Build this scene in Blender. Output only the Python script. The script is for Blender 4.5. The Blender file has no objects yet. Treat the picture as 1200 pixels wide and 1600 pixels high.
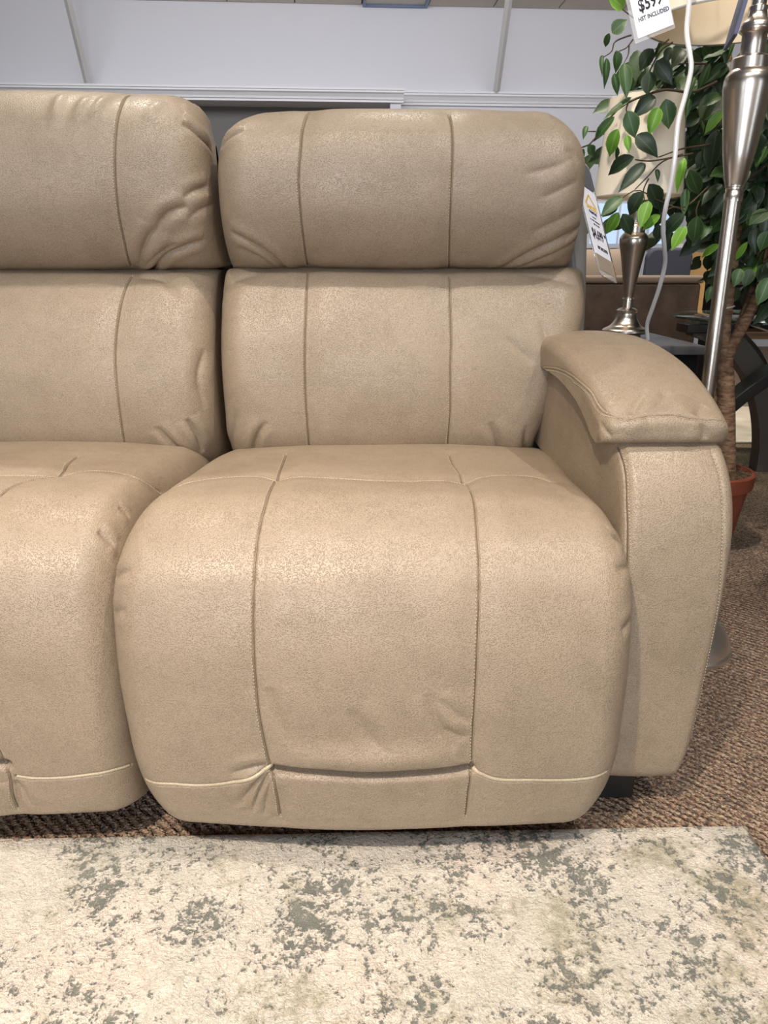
import bpy, bmesh, math, random
import numpy as np
from mathutils import Vector, Matrix

random.seed(7)
rng = np.random.default_rng(7)
S = bpy.context.scene
R = math.radians

# ------------------------------------------------------------------ camera, world, lights, exposure
cam_data = bpy.data.cameras.new('camera')
cam = bpy.data.objects.new('camera', cam_data)
S.collection.objects.link(cam)
cam.location = (0, 0, 0.80)
cam.rotation_euler = (R(90 - 18), 0, 0)
cam_data.sensor_fit = 'HORIZONTAL'
cam_data.sensor_width = 36.0
cam_data.lens = 35.1
cam_data.clip_start = 0.02
S.camera = cam

world = bpy.data.worlds.new('world')
S.world = world
world.use_nodes = True
world.node_tree.nodes['Background'].inputs['Color'].default_value = (0.80, 0.88, 1.0, 1)
world.node_tree.nodes['Background'].inputs['Strength'].default_value = 0.30


def lamp(name, kind, loc, target, energy, color, **kw):
    d = bpy.data.lights.new(name, kind)
    d.energy = energy
    d.color = color
    for k, v in kw.items():
        setattr(d, k, v)
    o = bpy.data.objects.new(name, d)
    S.collection.objects.link(o)
    o.location = loc
    o.rotation_euler = (Vector(target) - Vector(loc)).to_track_quat('-Z', 'Y').to_euler()
    return o


WARM = (1.0, 0.87, 0.70)
SOFT = (1.0, 0.92, 0.82)
WARM2 = (1.0, 0.90, 0.78)
# track spots over the sofa and the aisle behind it, plus added ceiling fill and window-like fill behind the camera
lamp('overhead_spot_light', 'SPOT', (-0.85, -0.85, 3.02), (-0.26, 0.76, 0.0), 420, WARM, spot_size=R(43), spot_blend=0.9, shadow_soft_size=0.05)
lamp('overhead_spot_light', 'SPOT', (1.05, 0.50, 3.02), (-0.1, 1.15, 0.40), 110, SOFT, spot_size=R(54), spot_blend=0.6, shadow_soft_size=0.02)
lamp('overhead_spot_light', 'SPOT', (-0.35, 0.55, 3.02), (-0.2, 1.00, 0.30), 90, SOFT, spot_size=R(50), spot_blend=0.8, shadow_soft_size=0.06)
lamp('overhead_spot_light', 'SPOT', (-1.0, 2.3, 3.02), (-0.85, 1.55, 1.0), 120, WARM2, spot_size=R(38), spot_blend=0.7, shadow_soft_size=0.05)
lamp('overhead_spot_light', 'SPOT', (0.1, 2.9, 3.02), (1.1, 1.7, 0.1), 55, WARM2, spot_size=R(75), spot_blend=0.6, shadow_soft_size=0.04)
lamp('overhead_spot_light', 'SPOT', (0.5, 1.7, 3.02), (1.2, 3.2, 0.5), 130, WARM2, spot_size=R(70), spot_blend=0.7, shadow_soft_size=0.05)  # extra spot added to brighten the dark couch back
lamp('overhead_spot_light', 'SPOT', (1.6, 4.0, 3.05), (1.9, 4.4, 0.0), 240, WARM2, spot_size=R(80), spot_blend=0.6, shadow_soft_size=0.05)
lamp('overhead_spot_light', 'SPOT', (-0.15, 0.85, 3.05), (0.74, 2.12, 0.95), 210, WARM2, spot_size=R(27), spot_blend=0.4, shadow_soft_size=0.03)  # extra spot added to brighten the front of the table lamp's shade
lamp('overhead_spot_light', 'SPOT', (1.00, 2.22, 3.05), (1.02, 2.15, 0.0), 32, WARM2, spot_size=R(50), spot_blend=0.5, shadow_soft_size=0.03)
lamp('ceiling_fill_light', 'AREA', (0.2, -0.9, 3.05), (0.2, -0.9, 0), 52, (0.97, 0.96, 1.0), shape='RECTANGLE', size=3.0, size_y=1.2)  # unseen area light added as general fill from above
lamp('ceiling_fill_light', 'AREA', (0.0, 5.2, 3.05), (0.0, 7.8, 1.4), 150, (0.95, 0.96, 1.0), shape='RECTANGLE', size=7.0, size_y=1.2)  # unseen area light added to brighten the back wall
for wx, we, ww in ((-3.6, 14, .5), (-0.7, 90, 1.2), (3.4, 14, .5)):
    lamp('cool_fill_light', 'AREA', (wx, -2.9, 1.3), (wx * .6, 2.0, 1.1), we, (0.78, 0.88, 1.0), shape='RECTANGLE', size=ww, size_y=2.0)  # window-like area lights added for cool fill and sheen, no window there

S.view_settings.view_transform = 'Standard'
S.view_settings.look = 'None'
S.view_settings.exposure = 0.0
S.view_settings.gamma = 1.0
S.view_settings.use_curve_mapping = False
S.cycles.max_bounces = 8

# ------------------------------------------------------------------ upholstery shapes (numpy)
def spline(P, n, closed=False):
    """Centripetal Catmull-Rom through P (rows), resampled to n rows evenly by arc length (of the first two columns)."""
    P = np.asarray(P, float)
    A = np.vstack([2 * P[0] - P[1], P, 2 * P[-1] - P[-2]])
    out = []
    for i in range(1, len(A) - 2):
        p0, p1, p2, p3 = A[i - 1], A[i], A[i + 1], A[i + 2]
        k = min(3, P.shape[1])
        d = lambda a, b: max(np.linalg.norm((b - a)[:k]), 1e-6) ** 0.5
        t0, t1 = 0, d(p0, p1)
        t2 = t1 + d(p1, p2)
        t3 = t2 + d(p2, p3)
        t = np.linspace(t1, t2, 40, endpoint=False)[:, None]
        A1 = (t1 - t) / (t1 - t0) * p0 + (t - t0) / (t1 - t0) * p1
        A2 = (t2 - t) / (t2 - t1) * p1 + (t - t1) / (t2 - t1) * p2
        A3 = (t3 - t) / (t3 - t2) * p2 + (t - t2) / (t3 - t2) * p3
        B1 = (t2 - t) / (t2 - t0) * A1 + (t - t0) / (t2 - t0) * A2
        B2 = (t3 - t) / (t3 - t1) * A2 + (t - t1) / (t3 - t1) * A3
        out.append((t2 - t) / (t2 - t1) * B1 + (t - t1) / (t2 - t1) * B2)
    D = np.vstack(out + [P[-1:]])
    k = min(3, P.shape[1]) if P.shape[1] <= 3 else 2
    L = np.r_[0, np.cumsum(np.linalg.norm(np.diff(D[:, :k], axis=0), axis=1))]
    s = np.linspace(0, L[-1], n)
    return np.stack([np.interp(s, L, D[:, j]) for j in range(D.shape[1])], 1)


class Sheet:
    """A padded cushion: rows (Y, Z, x_left, x_right, inner_Y, inner_Z) swept along a front profile,
    each row a rounded cross-section that turns back at both sides."""
    US, UA = 0.10, 0.13          # share of u spent on a side and on a corner

    def __init__(s, rows, T, rx, rd, crown, nu, nv, us=(), vs=()):
        s.rows, s.T, s.rx, s.rd, s.crown, s.nu, s.nv = rows, T, rx, rd, crown, nu, nv
        s.u, s.v = s.spread(us, nu), s.spread(vs, nv)
        Df = spline(rows, 1200)
        D = np.stack([np.interp(s.v, np.linspace(0, 1, 1200), Df[:, j]) for j in range(6)], 1)
        u = s.u
        W = (D[:, 3] - D[:, 2]) / 2
        C = (D[:, 3] + D[:, 2]) / 2
        q = np.minimum(u, 1 - u)
        sgn = np.where(u < 0.5, -1.0, 1.0)
        rxv = np.minimum(rx, W * 0.9)
        if T is None:                # the side reaches exactly the inner line
            T = np.linalg.norm(D[:, 4:6] - D[:, 0:2], axis=1)
        X = np.zeros((nu, nv)); Dp = np.zeros((nu, nv))
        a, b = s.US, s.US + s.UA
        for i in range(nu):
            if q[i] <= a:
                f = q[i] / a
                x = W; dep = T + (rd - T) * f
            elif q[i] <= b:
                th = (q[i] - a) / s.UA * math.pi / 2
                x = W - rxv + rxv * math.cos(th); dep = rd * (1 - math.sin(th)) + 0 * W
            else:
                f = (q[i] - b) / (0.5 - b)
                x = (W - rxv) * (1 - f); dep = 0 * W
            X[i] = C + sgn[i] * x
            Dp[i] = dep - crown * np.clip(1 - (x / W) ** 2, 0, 1)
        F = D[:, 0:2]; I = D[:, 4:6]
        N = I - F
        N /= np.maximum(np.linalg.norm(N, axis=1), 1e-6)[:, None]
        P = np.zeros((nu, nv, 3))
        P[..., 0] = X
        P[..., 1] = F[None, :, 0] + Dp * N[None, :, 0]
        P[..., 2] = F[None, :, 1] + Dp * N[None, :, 1]
        s.base = P
        s.N = s.normals(P, I)
        s.P = P.copy()

    @staticmethod
    def spread(near, n):
        """n parameters over 0..1, three and a half times denser near the listed (position, reach) seams"""
        t = np.linspace(0, 1, 4000)
        w = np.ones_like(t)
        for p, r in near:
            w += 3.0 * np.exp(-((t - p) / r) ** 4)
        c = np.r_[0, np.cumsum((w[1:] + w[:-1]) / 2)]
        return np.interp(np.linspace(0, c[-1], n), c, t)

    def normals(s, P, I=None):
        du = np.gradient(P, axis=0); dv = np.gradient(P, axis=1)
        n = np.cross(du, dv)
        n /= np.maximum(np.linalg.norm(n, axis=2), 1e-9)[..., None]
        if I is not None:
            c = P.copy(); ref = np.zeros_like(P)
            ref[..., 0] = P[..., 0].mean(axis=0)[None, :]
            ref[..., 1] = I[None, :, 0]; ref[..., 2] = I[None, :, 1]
            s.flip = np.sum(n * (c - ref)) < 0
        return -n if s.flip else n

    def at(s, uv, P=None):
        P = s.P if P is None else P
        u = np.interp(np.clip(np.asarray(uv)[:, 0], 0, 1), s.u, np.arange(s.nu)); v = np.interp(np.clip(np.asarray(uv)[:, 1], 0, 1), s.v, np.arange(s.nv))
        i = np.minimum(u.astype(int), s.nu - 2); j = np.minimum(v.astype(int), s.nv - 2)
        fu = (u - i)[:, None]; fv = (v - j)[:, None]
        return (P[i, j] * (1 - fu) * (1 - fv) + P[i + 1, j] * fu * (1 - fv) + P[i, j + 1] * (1 - fu) * fv + P[i + 1, j + 1] * fu * fv)

    def distance(s, poly, reach):
        """distance of every vertex to a 3D polyline, and the position 0..1 along it"""
        P = s.base.reshape(-1, 3)
        lo, hi = poly.min(0) - reach, poly.max(0) + reach
        idx = np.where(np.all((P > lo) & (P < hi), axis=1))[0]
        Q = P[idx]
        best = np.full(len(Q), 9.0); where = np.zeros(len(Q))
        seg = np.linalg.norm(np.diff(poly, axis=0), axis=1); acc = np.r_[0, np.cumsum(seg)]
        for k in range(len(poly) - 1):
            a, b = poly[k], poly[k + 1]
            ab = b - a
            t = np.clip(((Q - a) @ ab) / max(ab @ ab, 1e-12), 0, 1)
            d = np.linalg.norm(Q - a - t[:, None] * ab, axis=1)
            m = d < best
            best[m] = d[m]; where[m] = (acc[k] + t[m] * seg[k]) / acc[-1]
        return idx, best, where

    def apply(s, strokes, noise=0.0, seed=0):
        H = np.zeros(s.nu * s.nv)
        for kind, amp, wid, uv in strokes:
            uvd = spline(uv, 24) if len(uv) > 2 else np.linspace(uv[0], uv[1], 12)
            poly = s.at(uvd, s.base)
            reach = wid * 5 if kind == 'w' else (0.07 if kind == 's' else wid * 4)
            idx, d, w = s.distance(poly, reach)
            if kind == 's':        # a sewn seam: sharp groove in a soft valley
                H[idx] += -amp * np.exp(-(d / wid) ** 2) - amp * .9 * np.exp(-(d / 0.020) ** 2)
            elif kind == 'w':      # a crease with raised lips, fading at its ends
                e = np.sin(np.pi * np.clip(w, 0, 1) ** 0.8) ** 0.6
                H[idx] += e * amp * (-0.65 * np.exp(-(d / (0.55 * wid)) ** 2) - 0.35 * np.exp(-(d / (1.3 * wid)) ** 2) + 0.42 * np.exp(-((d - 2.3 * wid) / (1.5 * wid)) ** 2))
            elif kind == 'b':      # a soft ridge (or hollow when negative)
                e = np.sin(np.pi * np.clip(w, 0.02, 0.98)) ** 0.5
                H[idx] += e * amp * np.exp(-(d / wid) ** 2)
            elif kind == 'd':      # constant dent along the whole stroke
                H[idx] += -amp * np.exp(-(d / wid) ** 2)
        H = H.reshape(s.nu, s.nv)
        if noise:
            r = np.random.default_rng(seed)
            for _ in range(26):
                k = r.normal(size=3); k *= r.uniform(9, 34) / np.linalg.norm(k)
                H += noise / 5.0 * np.sin(s.base @ k + r.uniform(0, 6.28)) * 12 / max(np.linalg.norm(k), 12)
        s.H = H
        s.P = s.base + s.N * H[..., None]
        s.N2 = s.normals(s.P)
        return s


def rows_with(x, rows):
    return rows


# seats: back of the seat, over the crown, down the front, under
def seat_rows(xl, xr, dy=0.0, dz=0.0, bz=0.0, kr=1.0):
    raw = [  # Y, Z, inset left, inset right, inner Y, inner Z
        (1.50, 0.425, .045, -.016, 1.45, .30), (1.42, 0.462, .038, -.014, 1.40, .30), (1.32, 0.478, .026, -.010, 1.28, .30), (1.17, 0.486, .012, .002, 1.14, .30),
        (1.06, 0.492, .004, .004, 1.05, .30), (0.97, 0.490, .002, .002, .99, .30), (0.90, 0.467, 0, 0, .97, .30), (0.857, 0.425, 0, 0, .97, .30),
        (0.838, 0.36, 0, 0, .97, .30), (0.835, 0.29, 0, -.002, .97, .27), (0.838, 0.22, .003, -.002, .97, .22), (0.843, 0.165, .006, -.002, .97, .165),
        (0.850, 0.118, .013, .004, .97, .115), (0.855, 0.086, .024, .015, .97, .083), (0.861, 0.068, .033, .024, .97, .067), (0.882, 0.061, .038, .030, .98, .063), (0.98, 0.062, .044, .036, 1.0, .12)]
    return [(y + dy, z + dz * (z > .3) + bz * (z < .2), xl + a, xr - b * (kr if z < .2 else 1), iy + dy, iz) for y, z, a, b, iy, iz in raw]


def lumbar_rows(xl, xr, narrow, dy=0.0):
    raw = [(1.46, .415, 0, 1.0, 1.56, .46), (1.40, .445, 0, 1.0, 1.54, .5), (1.365, .49, 0, .95, 1.52, .53), (1.350, .55, 0, .7, 1.52, .56), (1.350, .62, 0, .45, 1.53, .62), (1.364, .68, 0, .18, 1.54, .68),
           (1.388, .735, 0, .03, 1.56, .735), (1.418, .777, 0, 0, 1.57, .775), (1.446, .797, 0, 0, 1.58, .79), (1.49, .803, 0, 0, 1.59, .79), (1.55, .79, 0, 0, 1.61, .785)]
    return [(y + dy, z, xl + a, xr - b * narrow, iy + dy, iz) for y, z, a, b, iy, iz in raw]


def head_rows(xl, xr, dz=0.0, dy=0.0, tl=1.0, tr=1.0):
    raw = [(1.56, .806, .004, .004, 1.60, .82), (1.51, .802, .001, .001, 1.60, .81), (1.464, .800, 0, 0, 1.59, .805), (1.430, .808, 0, 0, 1.58, .812), (1.391, .842, 0, 0, 1.575, .845), (1.365, .89, 0, 0, 1.575, .89), (1.357, .94, 0, 0, 1.58, .935),
           (1.361, .985, .001, .001, 1.58, .955), (1.380, 1.024, .006, .008, 1.585, .965), (1.416, 1.052, .020, .019, 1.60, .97), (1.472, 1.068, .042, .033, 1.61, .97), (1.54, 1.068, .058, .047, 1.62, .97),
           (1.62, 1.045, .07, .06, 1.64, .96), (1.675, .99, .075, .07, 1.64, .95), (1.695, .92, .075, .07, 1.64, .92)]
    return [(y + dy, z + dz * max(0, min(1, (z - .80) / .25)), xl + a * tl, xr - b * tr, iy + dy, iz + dz * .5) for y, z, a, b, iy, iz in raw]


ARM_ROWS = [(1.46, .645, .292, .452, 1.5, .40), (1.36, .640, .292, .452, 1.36, .40), (1.24, .630, .300, .452, 1.24, .40), (1.12, .615, .306, .456, 1.14, .40), (1.04, .597, .310, .458, 1.10, .38), (0.985, .572, .314, .462, 1.08, .36), (0.950, .535, .316, .464, 1.07, .34),
            (0.932, .485, .316, .465, 1.06, .32), (0.926, .42, .316, .464, 1.06, .30), (0.928, .34, .316, .463, 1.06, .27), (0.934, .25, .316, .462, 1.06, .25), (0.941, .16, .316, .460, 1.06, .20), (0.947, .105, .316, .456, 1.06, .16),
            (0.955, .076, .316, .452, 1.06, .16), (0.975, .062, .316, .45, 1.06, .16), (1.05, .058, .316, .45, 1.08, .16)]
PAD_ROWS = [(1.52, .635, .290, .452, 1.50, .60), (1.47, .668, .284, .455, 1.46, .625), (1.40, .683, .279, .460, 1.39, .637), (1.31, .684, .280, .463, 1.30, .637), (1.22, .676, .284, .465, 1.21, .630), (1.13, .660, .288, .466, 1.125, .614),
            (1.06, .640, .290, .466, 1.068, .594), (1.014, .623, .290, .465, 1.035, .580), (0.990, .612, .291, .464, 1.022, .577), (0.980, .604, .291, .464, 1.016, .575), (0.979, .594, .292, .463, 1.013, .574), (0.982, .583, .294, .460, 1.012, .573), (0.994, .577, .297, .457, 1.018, .572), (1.03, .574, .30, .452, 1.045, .571)]


# where the long seams run across each cushion (share of the width, reach)
SEAMS = {'right_seat': [(.36, .022), (.624, .018)], 'left_seat': [(.657, .03)], 'right_lumbar': [(.341, .018), (.61, .04)], 'left_lumbar': [(.673, .022)],
         'right_head': [(.316, .03), (.586, .015)], 'left_head': [(.686, .022)], 'arm': [(.17, .03), (.83, .04)]}


def make_sheets():
    d = {}
    d['right_seat'] = Sheet(seat_rows(-.352, .322), .13, .050, .06, .018, 440, 600, SEAMS['right_seat'], [(.365, .03), (.84, .03)])
    d['left_seat'] = Sheet(seat_rows(-1.002, -.346, dy=.018, dz=.004, bz=.003, kr=.0), .13, .045, .06, .018, 400, 520, SEAMS['left_seat'], [(.365, .03), (.84, .03)])
    d['right_lumbar'] = Sheet(lumbar_rows(-.300, .374, .085), .12, .055, .06, .012, 400, 250, SEAMS['right_lumbar'])
    d['left_lumbar'] = Sheet(lumbar_rows(-.972, -.312, .0), .12, .055, .06, .012, 340, 250, SEAMS['left_lumbar'])
    d['right_head'] = Sheet(head_rows(-.287, .348, dz=-.010, tl=.75), .12, .055, .065, .014, 400, 330, SEAMS['right_head'])
    d['left_head'] = Sheet(head_rows(-.972, -.300, dz=.018, tr=.5), .12, .055, .065, .014, 340, 330, SEAMS['left_head'])
    d['arm'] = Sheet(ARM_ROWS, .16, .018, .03, .004, 190, 260, SEAMS['arm'])
    d['arm_pad'] = Sheet([(y, z - .003, a, b, c, d - .003) for y, z, a, b, c, d in PAD_ROWS], None, .018, .018, .012, 200, 300)
    return d
# ------------------------------------------------------------------ end of upholstery shapes

# seams and creases as (kind, depth, width, [(u, v), ...]) on each cushion
STROKES = {'arm': [('d', 0.0022, 0.002, [(0.1563, 0.4286), (0.1582, 0.4672), (0.1504, 0.5019), (0.1637, 0.5444), (0.1783, 0.5869)]),
         ('d', 0.0016, 0.002,
          [(0.7354, 0.4479), (0.75, 0.4788), (0.7573, 0.5251), (0.7718, 0.5637), (0.8061, 0.6371), (0.8193, 0.7027), (0.8303, 0.7838), (0.8339, 0.8494)])],
 'arm_pad': [('d', 0.0018, 0.002,
              [(0.0, 0.3043), (0.0603, 0.4816), (0.1106, 0.6321), (0.1558, 0.7425), (0.1608, 0.796), (0.1809, 0.8395), (0.2613, 0.8729), (0.392, 0.8696),
               (0.5226, 0.8696), (0.6533, 0.8763), (0.809, 0.8763)]),
             ('w', 0.005, 0.01, [(0.3065, 0.8629), (0.3668, 0.8261), (0.4523, 0.7826)]), ('w', 0.004, 0.01, [(0.392, 0.8662), (0.4874, 0.8294), (0.5528, 0.786)]),
             ('w', 0.004, 0.01, [(0.6482, 0.8696), (0.6734, 0.8528), (0.7236, 0.8328)]), ('w', 0.004, 0.007, [(0.7035, 0.9197), (0.6834, 0.903), (0.6583, 0.8863)]),
             ('w', 0.003, 0.006, [(0.196, 0.913), (0.1457, 0.8863), (0.1256, 0.8595)]), ('b', 0.003, 0.012, [(0.2764, 0.9097), (0.3166, 0.893), (0.3819, 0.8829)])],
 'left_head': [('s', 0.0035, 0.0017,
                [(0.6997, 0.6018), (0.6961, 0.5137), (0.6911, 0.465), (0.6862, 0.4103), (0.6828, 0.3587), (0.6787, 0.2796), (0.6753, 0.2097), (0.6676, 0.1368)]),
               ('w', 0.009, 0.006, [(0.8084, 0.4711), (0.8283, 0.4681), (0.858, 0.4559), (0.9372, 0.4407)]),
               ('w', 0.007, 0.007, [(0.825, 0.6109), (0.858, 0.6018), (0.8877, 0.6201)]), ('w', 0.005, 0.006, [(0.8745, 0.3495), (0.8283, 0.3374), (0.7952, 0.3222)]),
               ('w', 0.007, 0.007, [(0.8051, 0.304), (0.7655, 0.2948), (0.7457, 0.2736), (0.7292, 0.2371)]),
               ('w', 0.007, 0.006, [(0.8349, 0.231), (0.7688, 0.2097), (0.7325, 0.1824), (0.657, 0.003)]),
               ('w', 0.005, 0.006, [(0.7622, 0.2249), (0.7259, 0.1945), (0.6903, 0.1459)]), ('w', 0.006, 0.008, [(0.7325, 0.2614), (0.7061, 0.2097), (0.6837, 0.1459)]),
               ('w', 0.003, 0.006, [(0.8976, 0.3161), (0.8349, 0.2979), (0.7985, 0.2766)]), ('b', 0.005, 0.011, [(0.5945, 0.5502), (0.5945, 0.4924), (0.5912, 0.462)]),
               ('b', 0.005, 0.01, [(0.6407, 0.541), (0.6308, 0.4863), (0.6275, 0.462)]), ('b', 0.005, 0.01, [(0.6736, 0.5532), (0.6596, 0.5046), (0.6506, 0.4711)]),
               ('b', 0.004, 0.012, [(0.7655, 0.5319), (0.749, 0.4985), (0.7358, 0.4681)])],
 'left_lumbar': [('s', 0.0035, 0.0017, [(0.6797, 0.7992), (0.6723, 0.7309), (0.6665, 0.6426), (0.6614, 0.5221), (0.6614, 0.4217), (0.6614, 0.3213), (0.6587, 0.2008)]),
                 ('w', 0.006, 0.006, [(0.7226, 0.2851), (0.7424, 0.2329), (0.7622, 0.1807)]), ('w', 0.007, 0.006, [(0.782, 0.3092), (0.8018, 0.249), (0.8084, 0.1727)]),
                 ('w', 0.005, 0.01, [(0.6917, 0.7831), (0.7325, 0.7711), (0.7721, 0.6948)]), ('w', 0.004, 0.01, [(0.8448, 0.5261), (0.8216, 0.4378), (0.8349, 0.3333)])],
 'left_seat': [('s', 0.0035, 0.0017,
                [(0.6509, 0.2658), (0.6597, 0.3118), (0.6753, 0.3696), (0.6553, 0.4046), (0.6458, 0.4399), (0.642, 0.4681), (0.6443, 0.5089), (0.6502, 0.5601),
                 (0.6531, 0.6061), (0.6538, 0.6521), (0.648, 0.7262), (0.6509, 0.7773), (0.6575, 0.8142), (0.6575, 0.8365), (0.6524, 0.8658), (0.6509, 0.885)]),
               ('s', 0.0034, 0.0017, [(0.677, 0.3671), (0.7085, 0.3455), (0.7405, 0.3408), (0.7872, 0.3543), (0.8397, 0.337), (0.8601, 0.3243)]),
               ('s', 0.0034, 0.0017, [(0.6034, 0.396), (0.6428, 0.3864), (0.6737, 0.3703)]), ('w', 0.005, 0.006, [(0.8018, 0.5243), (0.8251, 0.5268), (0.8455, 0.5294)]),
               ('w', 0.003, 0.005, [(0.8193, 0.4655), (0.8368, 0.4629), (0.8513, 0.4604)]), ('b', 0.003, 0.008, [(0.8309, 0.5371), (0.8397, 0.5396), (0.8426, 0.5473)]),
               ('d', 0.004, 0.0026, [(0.667, 0.8307), (0.6971, 0.8339), (0.7318, 0.8339), (0.7697, 0.8307), (0.8047, 0.8301), (0.8455, 0.8346)]),
               ('d', 0.02, 0.006, [(0.6121, 0.8088), (0.6318, 0.81), (0.6575, 0.8123)]), ('w', 0.004, 0.006, [(0.6633, 0.8365), (0.6699, 0.8559), (0.673, 0.8802)]),
               ('w', 0.004, 0.006, [(0.6604, 0.8397), (0.6597, 0.8632), (0.656, 0.885)])],
 'right_head': [('s', 0.0035, 0.0017, [(0.3172, 0.6049), (0.3258, 0.5167), (0.3266, 0.4377), (0.3227, 0.3769), (0.3235, 0.3131), (0.325, 0.2462), (0.3258, 0.1337)]),
                ('s', 0.0035, 0.0017, [(0.5897, 0.541), (0.5882, 0.4833), (0.5843, 0.4103), (0.5835, 0.3374), (0.5851, 0.2553), (0.5921, 0.1125)]),
                ('w', 0.007, 0.006, [(0.1435, 0.4559), (0.1778, 0.4742), (0.2184, 0.4863)]), ('w', 0.005, 0.005, [(0.1497, 0.4924), (0.1685, 0.5228), (0.1965, 0.5562)]),
                ('w', 0.006, 0.006, [(0.1716, 0.2705), (0.234, 0.2371), (0.2683, 0.1915), (0.2881, 0.1125)]),
                ('w', 0.004, 0.008, [(0.1965, 0.231), (0.2402, 0.1976), (0.2744, 0.1277)]), ('w', 0.0025, 0.008, [(0.7068, 0.386), (0.7504, 0.3982), (0.8128, 0.4255)]),
                ('w', 0.003, 0.008, [(0.7847, 0.4377), (0.8035, 0.4286), (0.8191, 0.4073)]), ('w', 0.0025, 0.008, [(0.738, 0.3374), (0.7785, 0.3587), (0.8222, 0.3769)]),
                ('w', 0.006, 0.007, [(0.6756, 0.1216), (0.7255, 0.2006), (0.7816, 0.2462), (0.8752, 0.2857)]),
                ('w', 0.004, 0.006, [(0.688, 0.1155), (0.7629, 0.1945), (0.8752, 0.2584)]), ('w', 0.002, 0.007, [(0.7286, 0.2644), (0.7723, 0.2918), (0.8409, 0.3222)]),
                ('b', 0.004, 0.02, [(0.7504, 0.5988), (0.7723, 0.5532), (0.8003, 0.5015)])],
 'right_lumbar': [('s', 0.0035, 0.0017, [(0.3316, 0.8072), (0.3316, 0.6827), (0.3325, 0.5582), (0.3366, 0.4418), (0.3408, 0.3414), (0.3474, 0.2369), (0.3491, 0.1888)]),
                  ('s', 0.0035, 0.0017, [(0.578, 0.7952), (0.5791, 0.6627), (0.5903, 0.5422), (0.6069, 0.4217), (0.6243, 0.3012), (0.6405, 0.1928)]),
                  ('w', 0.007, 0.006, [(0.2308, 0.1767), (0.2374, 0.2249), (0.2473, 0.2651), (0.2637, 0.3012)]),
                  ('w', 0.004, 0.008, [(0.1319, 0.1486), (0.1615, 0.249), (0.1945, 0.3373)]),
                  ('w', 0.0032, 0.006, [(0.7363, 0.6185), (0.7494, 0.5783), (0.7593, 0.5382), (0.7626, 0.506)]),
                  ('w', 0.0032, 0.006, [(0.6835, 0.5663), (0.7165, 0.5221), (0.7494, 0.4819)]),
                  ('w', 0.006, 0.007, [(0.7527, 0.1687), (0.7363, 0.2329), (0.7033, 0.3012)]),
                  ('w', 0.006, 0.007, [(0.8483, 0.1004), (0.8055, 0.2249), (0.7824, 0.2892)]),
                  ('w', 0.004, 0.012, [(0.1187, 0.7149), (0.1945, 0.7631), (0.2539, 0.7912)]), ('b', 0.003, 0.02, [(0.1813, 0.5181), (0.211, 0.6747), (0.244, 0.7309)]),
                  ('w', 0.003, 0.01, [(0.8319, 0.7309), (0.7527, 0.7711), (0.6967, 0.7912)])],
 'right_seat': [('s', 0.0035, 0.0017,
                 [(0.3343, 0.1971), (0.3493, 0.2901), (0.3604, 0.3674), (0.3646, 0.4768), (0.3639, 0.5365), (0.3639, 0.5786), (0.3632, 0.6207), (0.3632, 0.676),
                  (0.3646, 0.7358), (0.3681, 0.7823), (0.3724, 0.8161), (0.3724, 0.8467), (0.3688, 0.8753)]),
                ('s', 0.0035, 0.0017,
                 [(0.6112, 0.2148), (0.6193, 0.31), (0.6248, 0.3934), (0.629, 0.4613), (0.6255, 0.5277), (0.6248, 0.572), (0.6228, 0.6406), (0.6207, 0.7048),
                  (0.6193, 0.7602), (0.6193, 0.8016), (0.6186, 0.8412), (0.6228, 0.877)]),
                ('s', 0.0034, 0.0017, [(0.208, 0.3832), (0.2468, 0.3541), (0.2968, 0.3477), (0.3604, 0.3713)]),
                ('s', 0.0035, 0.0017, [(0.3653, 0.3685), (0.4434, 0.3858), (0.5488, 0.4023), (0.6235, 0.3934)]),
                ('s', 0.0034, 0.0017, [(0.6276, 0.3934), (0.6616, 0.3679), (0.7005, 0.3489), (0.7338, 0.3489), (0.7559, 0.3735)]),
                ('d', 0.004, 0.0026, [(0.172, 0.834), (0.233, 0.829), (0.2746, 0.8295), (0.3162, 0.8226), (0.3514, 0.8089), (0.3717, 0.7977)]),
                ('d', 0.004, 0.0026, [(0.6235, 0.805), (0.6506, 0.8161), (0.6949, 0.8195), (0.7448, 0.822), (0.7837, 0.8195), (0.817, 0.8175)]),
                ('d', 0.022, 0.0062, [(0.3755, 0.8034), (0.4323, 0.805), (0.4933, 0.8077), (0.5571, 0.805), (0.6172, 0.8016)]),
                ('b', 0.008, 0.02, [(0.3862, 0.7801), (0.4323, 0.7823), (0.4961, 0.7845), (0.5571, 0.7823), (0.6112, 0.7801)]),
                ('w', 0.005, 0.006, [(0.3688, 0.7955), (0.3447, 0.7997), (0.3189, 0.8089)]), ('w', 0.005, 0.006, [(0.3618, 0.8064), (0.3438, 0.8273), (0.3189, 0.8594)]),
                ('w', 0.006, 0.006, [(0.3674, 0.8064), (0.3535, 0.8317), (0.3343, 0.8682)]), ('w', 0.004, 0.006, [(0.3695, 0.8161), (0.3604, 0.8417), (0.3478, 0.8739)]),
                ('w', 0.003, 0.01, [(0.3782, 0.6937), (0.3862, 0.727), (0.3962, 0.7602)]), ('w', 0.004, 0.008, [(0.5654, 0.7004), (0.5765, 0.7358), (0.5986, 0.7712)]),
                ('w', 0.003, 0.006, [(0.5793, 0.707), (0.6011, 0.727), (0.6165, 0.738)]), ('w', 0.003, 0.006, [(0.5848, 0.7425), (0.6011, 0.7535), (0.6151, 0.7557)]),
                ('w', 0.003, 0.009, [(0.4739, 0.7181), (0.4933, 0.7513), (0.5182, 0.7779)]), ('w', 0.004, 0.006, [(0.8086, 0.5188), (0.8502, 0.5122), (0.8586, 0.5255)]),
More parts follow.
